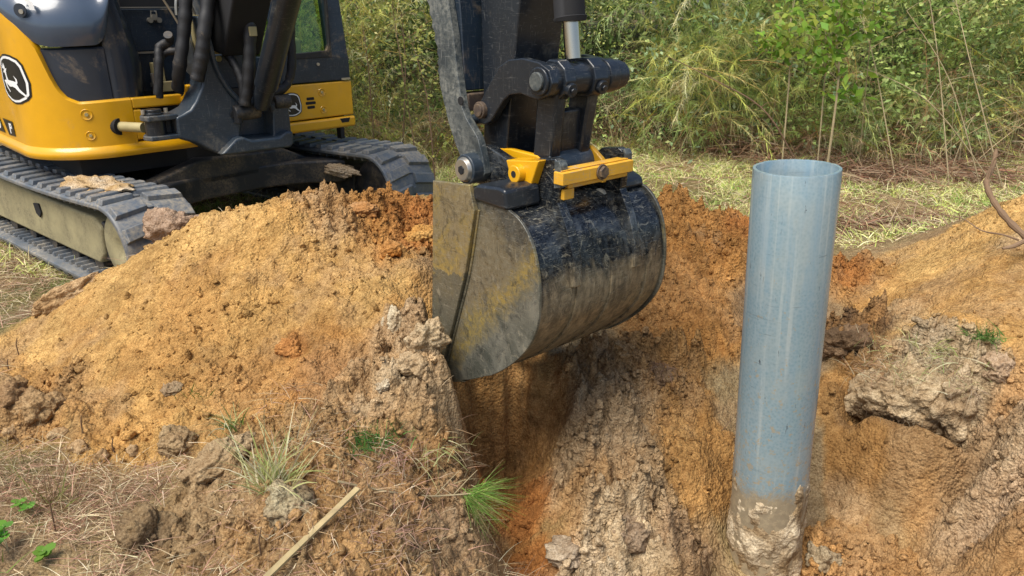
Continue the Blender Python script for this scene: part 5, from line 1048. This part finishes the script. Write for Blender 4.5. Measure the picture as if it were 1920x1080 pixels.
tuft(440,800,40,.08,.2,.005,PALEG+GRN,'small arching green tuft behind the tall pale tuft',.6,.02,.7,bias=(-.6,0,.2))
tuft(700,835,260,.05,.11,.0035,[(.06,.20,.035),(.09,.26,.04),(.05,.14,.03)],'bright dark green needle tuft on the rim left of the trench',.5,.05,.5)
tuft(735,870,120,.08,.17,.003,[(.34,.2,.15),(.26,.15,.1),(.4,.3,.2)],'reddish dead root mat beside the bright green tuft',.3,.06,.6,mat='straw')
tuft(800,850,60,.08,.2,.004,PALEG,'thin pale grass hanging over the left trench edge',.3,.05,.9,bias=(.6,-.3,0))
tuft(1845,645,110,.06,.14,.005,[(.10,.20,.04),(.16,.28,.06)],'bright green tuft on the slope at the right edge',.6,.03,.5,bias=(-.4,0,0))
tuft(1770,665,120,.06,.18,.004,PALEG,'pale grass lying left of the bright tuft at the right edge',.3,.07,.7,bias=(-.5,-.3,0))
tuft(1650,655,110,.06,.16,.004,PALEG+STRW,'pale grass tuft between the dark clod and the big sod',.4,.06,.7,bias=(.4,-.2,0))
tuft(1560+40,690,40,.05,.12,.003,STRW,'straw stubble hanging below the dark clod behind the pipe',.2,.04,.9)
tuft(1245,700,130,.05,.14,.0022,[(.20,.12,.08),(.28,.18,.12)],'brown root tuft sticking out of the pit slope left of the pipe',.2,.025,1.0,bias=(-.2,-.6,-.3),mat='straw')
tuft(60,590,160,.04,.10,.003,[(.34,.17,.13),(.42,.24,.18)],'reddish dead grass clump left of the long soil slab',.4,.05,.5,mat='straw')
tuft(125,535,80,.03,.08,.005,[(.15,.22,.04),(.2,.28,.06)],'small green weed beside the near track and the soil slab',.5,.05,.5)
tuft(720,1000,160,.05,.16,.0025,[(.36,.22,.17),(.30,.18,.13),(.42,.32,.22)],'reddish root mat behind the wooden lath',.25,.08,.7,mat='straw')
tuft(100,950,60,.10,.26,.004,DRY+[(.2,.26,.05)],'upright dry weed stalks beside the bright leafy weed',1.5,.03,.2)
tuft(370,720+20,30,.03,.07,.004,GRN,'little green sprout at the foot of the heap',.8,.03,.3)
tuft(1790,760,90,.04,.11,.002,[(.34,.27,.19),(.24,.17,.11)],'fine roots dangling from the grey rooty clod',.0,.05,1.2,bias=(0,-.8,-.8),mat='straw')
tuft(1700,770,110,.03,.09,.0018,[(.40,.33,.22),(.28,.2,.13)],'fine roots dangling under the big pale sod',.0,.09,1.2,bias=(0,-.8,-.9),mat='straw')
tuft(1690,690,120,.05,.13,.003,STRW+PALEG,'dry grass matted on top of the big pale sod',.15,.09,.6,d=3.47,lift=1)
tuft(1640,705,70,.05,.12,.003,STRW,'dry grass on the left end of the undercut lip',.15,.06,.7,d=3.55,lift=1)
tuft(1790,705,80,.05,.12,.003,STRW+PALEG,'dry grass over the right half of the sod lip',.15,.07,.7,d=3.35,lift=1)
tuft(180,940,26,.12,.26,.003,DRY,'loose upright weed stalks on the straw right of the leafy weeds',1.6,.09,.15)
tuft(60,870,30,.12,.24,.003,DRY,'upright dry stalks at the left edge below the dark clod',1.6,.09,.15)
def weed(px,py,n,s_,lab,cols):
    d=hit(px,py); p=at(px,py,d); p[2]=Hs(p[0],p[1]); e=empty('leafy_weed',p,lab,'weed'); e['_o']=[float(q) for q in p]; m=MB(); Ls=[]
    for i in range(n):
        a=random.uniform(0,6.28); h=s_*random.uniform(.5,1.3); tip=np.array([math.cos(a)*h*.6,math.sin(a)*h*.6,h]); m.tube(smoothpts([p,p+tip*np.array([.3,.3,.6]),p+tip],3),.0016,5); Ls.append(tip)
    m.build('stems',M['cane'],e); Vs=[]
    for tip in Ls:
        k=3
        for j in range(k):
            a=j*2.1+random.random(); r_=.017*random.uniform(.7,1.3); c=tip+np.array([math.cos(a),math.sin(a),.1])*r_*.8; t_=np.array([math.cos(a),math.sin(a),.15]); b_=np.array([-math.sin(a),math.cos(a),.2]);
            ring=[c+t_*r_*math.cos(q)*1.1+b_*r_*.8*math.sin(q)*(1+.2*math.cos(q)) for q in np.linspace(0,6.283,9)[:-1]]; Vs.append(np.array(ring))
    V=np.concatenate(Vs); F=[]
    for i in range(len(Vs)): F.append(tuple(range(i*8,i*8+8)))
    me=bpy.data.meshes.new('leaves'); me.from_pydata([tuple(q) for q in V],[],F); a=me.color_attributes.new('tint','FLOAT_COLOR','POINT'); c=np.ones((len(V),4)); c[:,:3]=np.repeat(tint(len(Vs),cols,.15),8,0); a.data.foreach_set('color',c.ravel()); me.materials.append(M['leaf']); o=bpy.data.objects.new('leaves',me); COL.objects.link(o); o.parent=e
LG=[(.17,.38,.05),(.12,.30,.04)]
weed(40,975,3,.07,'bright green three leafed weed on the straw near the left edge',LG)
weed(18,1040,5,.07,'largest bright green weed in the bottom left corner',LG)
weed(70,1060,3,.05,'small green weed right of the corner weed',[(.16,.30,.04)])
# pine sprig lying across the rim
def sprig():
    P_=[np.array(at(*q)) for q in ((640,968,2.62),(720,945,2.68),(800,930,2.76),(890,925,2.80))]
    for q in P_[:3]: q[2]=max(q[2],Hs(q[0],q[1])+.01)
    e=empty('pine_sprig',P_[0],'thin fallen pine sprig with green needles reaching over the trench','pine sprig'); e['_o']=[float(q) for q in P_[0]]
    m=MB(); S_=smoothpts(P_,6); m.tube(S_,list(np.linspace(.005,.0025,len(S_))),6)
    for i in (9,13,15): m.tube([S_[i],S_[i]+np.array([.05,.02,.05]),S_[i]+np.array([.09,.03,.09])],[.002,.0015,.001],5)
    m.build('stem',M['cane'],e); V=[]
    T_=P_[-1]-P_[0]
    for (o_,b,n) in ((P_[-1]-P_[0],(1.,-.05,.25),110),(P_[-1]-P_[0]+np.array([-.03,0,-.01]),(.9,-.3,-.5),110)):
        Q=o_+rng.normal(size=(n,3))*.012; d=rng.normal(size=(n,3))*.32+np.array(b); V.append(blades(Q,d,rng.uniform(.08,.20,n),np.full(n,.0022),tint(n,[(.20,.40,.06),(.30,.50,.10),(.14,.28,.05),(.4,.36,.16)]),droop=.15,seg=3))
    a,b,c=join(V); o=npmesh('needles',a,b,M['leaf'],np.clip(c,0,1),attr='tint',smooth=False); o.parent=e
sprig()
def lath():
    a=np.array(at(677,978,2.58)); b=np.array(at(500,1100,2.28)); tt=np.linspace(0,1,14); hh=np.array([Hs(*(a+(b-a)*t_)[:2]) for t_ in tt]); a[2]=hh[0]+.03; b[2]=hh[-1]+.03; need=float(np.max(hh-(a[2]+(b[2]-a[2])*tt)))+.006; a[2]+=max(0,need); b[2]+=max(0,need); d=(b-a)/np.linalg.norm(b-a); s_=np.cross(d,(0,0,1)); s_/=np.linalg.norm(s_); u=np.cross(s_,d); m=MB(); w,t=.011,.005
    vs=[]
    for q in (a,b): vs+= [q+s_*w+u*t,q-s_*w+u*t,q-s_*w-u*t,q+s_*w-u*t]
    m.add(vs,[(0,1,2,3),(7,6,5,4),(0,4,5,1),(1,5,6,2),(2,6,7,3),(3,7,4,0)]); mt=plain('pale_wood',(.40,.31,.15),.8,bmp=.5,var=.3,dust=.5); o=m.build('wooden_lath',mt,bevel=.001); setp(o,'pale yellow wooden lath lying on the rim at the bottom of the picture','lath')
lath()
def branch():
    P_=[np.array(at(*q)) for q in ((1960,470,3.72),(1905,428,3.8),(1868,385,3.85),(1850,345,3.88),(1862,310,3.9),(1868,280,3.9))]; e=empty('fallen_branch',P_[0],'crooked bare brown branch sticking out of the yellow bank at the right','branch'); e['_o']=[float(q) for q in P_[0]]
    m=MB(); S_=smoothpts(P_,6); m.tube(S_,[.019*(1-.5*i/len(S_))*(1+.18*math.sin(i*2.1)) for i in range(len(S_))],10)
    Q=[np.array(at(*q)) for q in ((1935,445,3.75),(1900,462,3.75),(1880,466,3.75))]; m.tube(Q,[.012,.011,.006],8)
    Q=smoothpts([np.array(at(*q)) for q in ((1910,450,3.78),(1880,440,3.8),(1840,432,3.9),(1800,408,4.0),(1740,400,4.1))],4); m.tube(Q,list(np.linspace(.006,.002,len(Q))),6)
    Q=smoothpts([np.array(at(*q)) for q in ((1855,330,3.88),(1850,345,3.88),(1864,300,3.85),(1885,285,3.8))],4); m.tube(Q[5:],list(np.linspace(.006,.002,len(Q)-5)),6)
    m.build('limb',plain('dead_branch_bark',(.20,.125,.07),.85,bmp=.6,dust=.3,dustc=(.33,.26,.18)),e)
branch()
def stake(px,py,h,lab,r_=.003):
    p=at(px,py,hit(px,py)); m=MB(); m.tube([p-np.array([0,0,.03]),p+np.array([random.uniform(-.01,.01),0,h*.6]),p+np.array([random.uniform(-.02,.02),0,h])],[r_,r_*.9,r_*.6],6); o=m.build('dead_stalk',M['twig']); setp(o,lab,'dead stalk')
stake(155,815,.09,'short dead stalk in the crumbs below the round clod'); stake(218,855,.08,'short dead stalk at the heap foot right of the round clod'); stake(35,665,.09,'thin dead stalk near the left edge on the heap foot')
stake(15,695,.06,'tiny dead stalk by the left edge below the thin one'); stake(490,1050,.13,'reddish dead stalk left of the wooden lath'); stake(105,1000,.14,'dead stalk among the dry weed stalks at lower left'); stake(1222,785,.06,'pale upright stalk on the pit slope',.0018)
sp=at(1340,820,hit(1340,820)); m=MB(); m.tube([sp,sp+np.array([.05,.03,.03]),sp+np.array([.10,.07,.07])],[.0025,.002,.001],5); setp(m.build('twig',M['twig']),'short brown twig on the slope left of the pipe','twig')
lf=at(1608,978,hit(1608,978)); V,F,C=leaves(np.array([[0,0,.006]]),np.array([[0,-.3,1.]]),np.array([.06]),np.array([.035]),np.array([[.28,.07,.06]])); o=npmesh('fallen_leaf',V,F,M['leaf'],C,attr='tint',smooth=False); o.location=lf; setp(o,'dark red fallen leaf on the soil right of the pipe foot','leaf')
GR={'dirt clod':'clods of soil lying around the pit','sapling':'young saplings in the brush','cane':'bare canes arching in the brush','shrub':'thin shrubs beside the far track','grass tuft':'tufts of grass and roots around the pit','dead stalk':'dead stalks standing in the soil','tree':'trees behind the brush','weed':'leafy weeds at lower left','dirt heap':'heaps of dug out soil','brush pile':'piles of pulled vines'}
for o in bpy.data.objects:
    if o.parent is None and o.get('category') in GR: o['group']=GR[o['category']]
for o in bpy.data.objects:
    if '_o' in o: del o['_o']
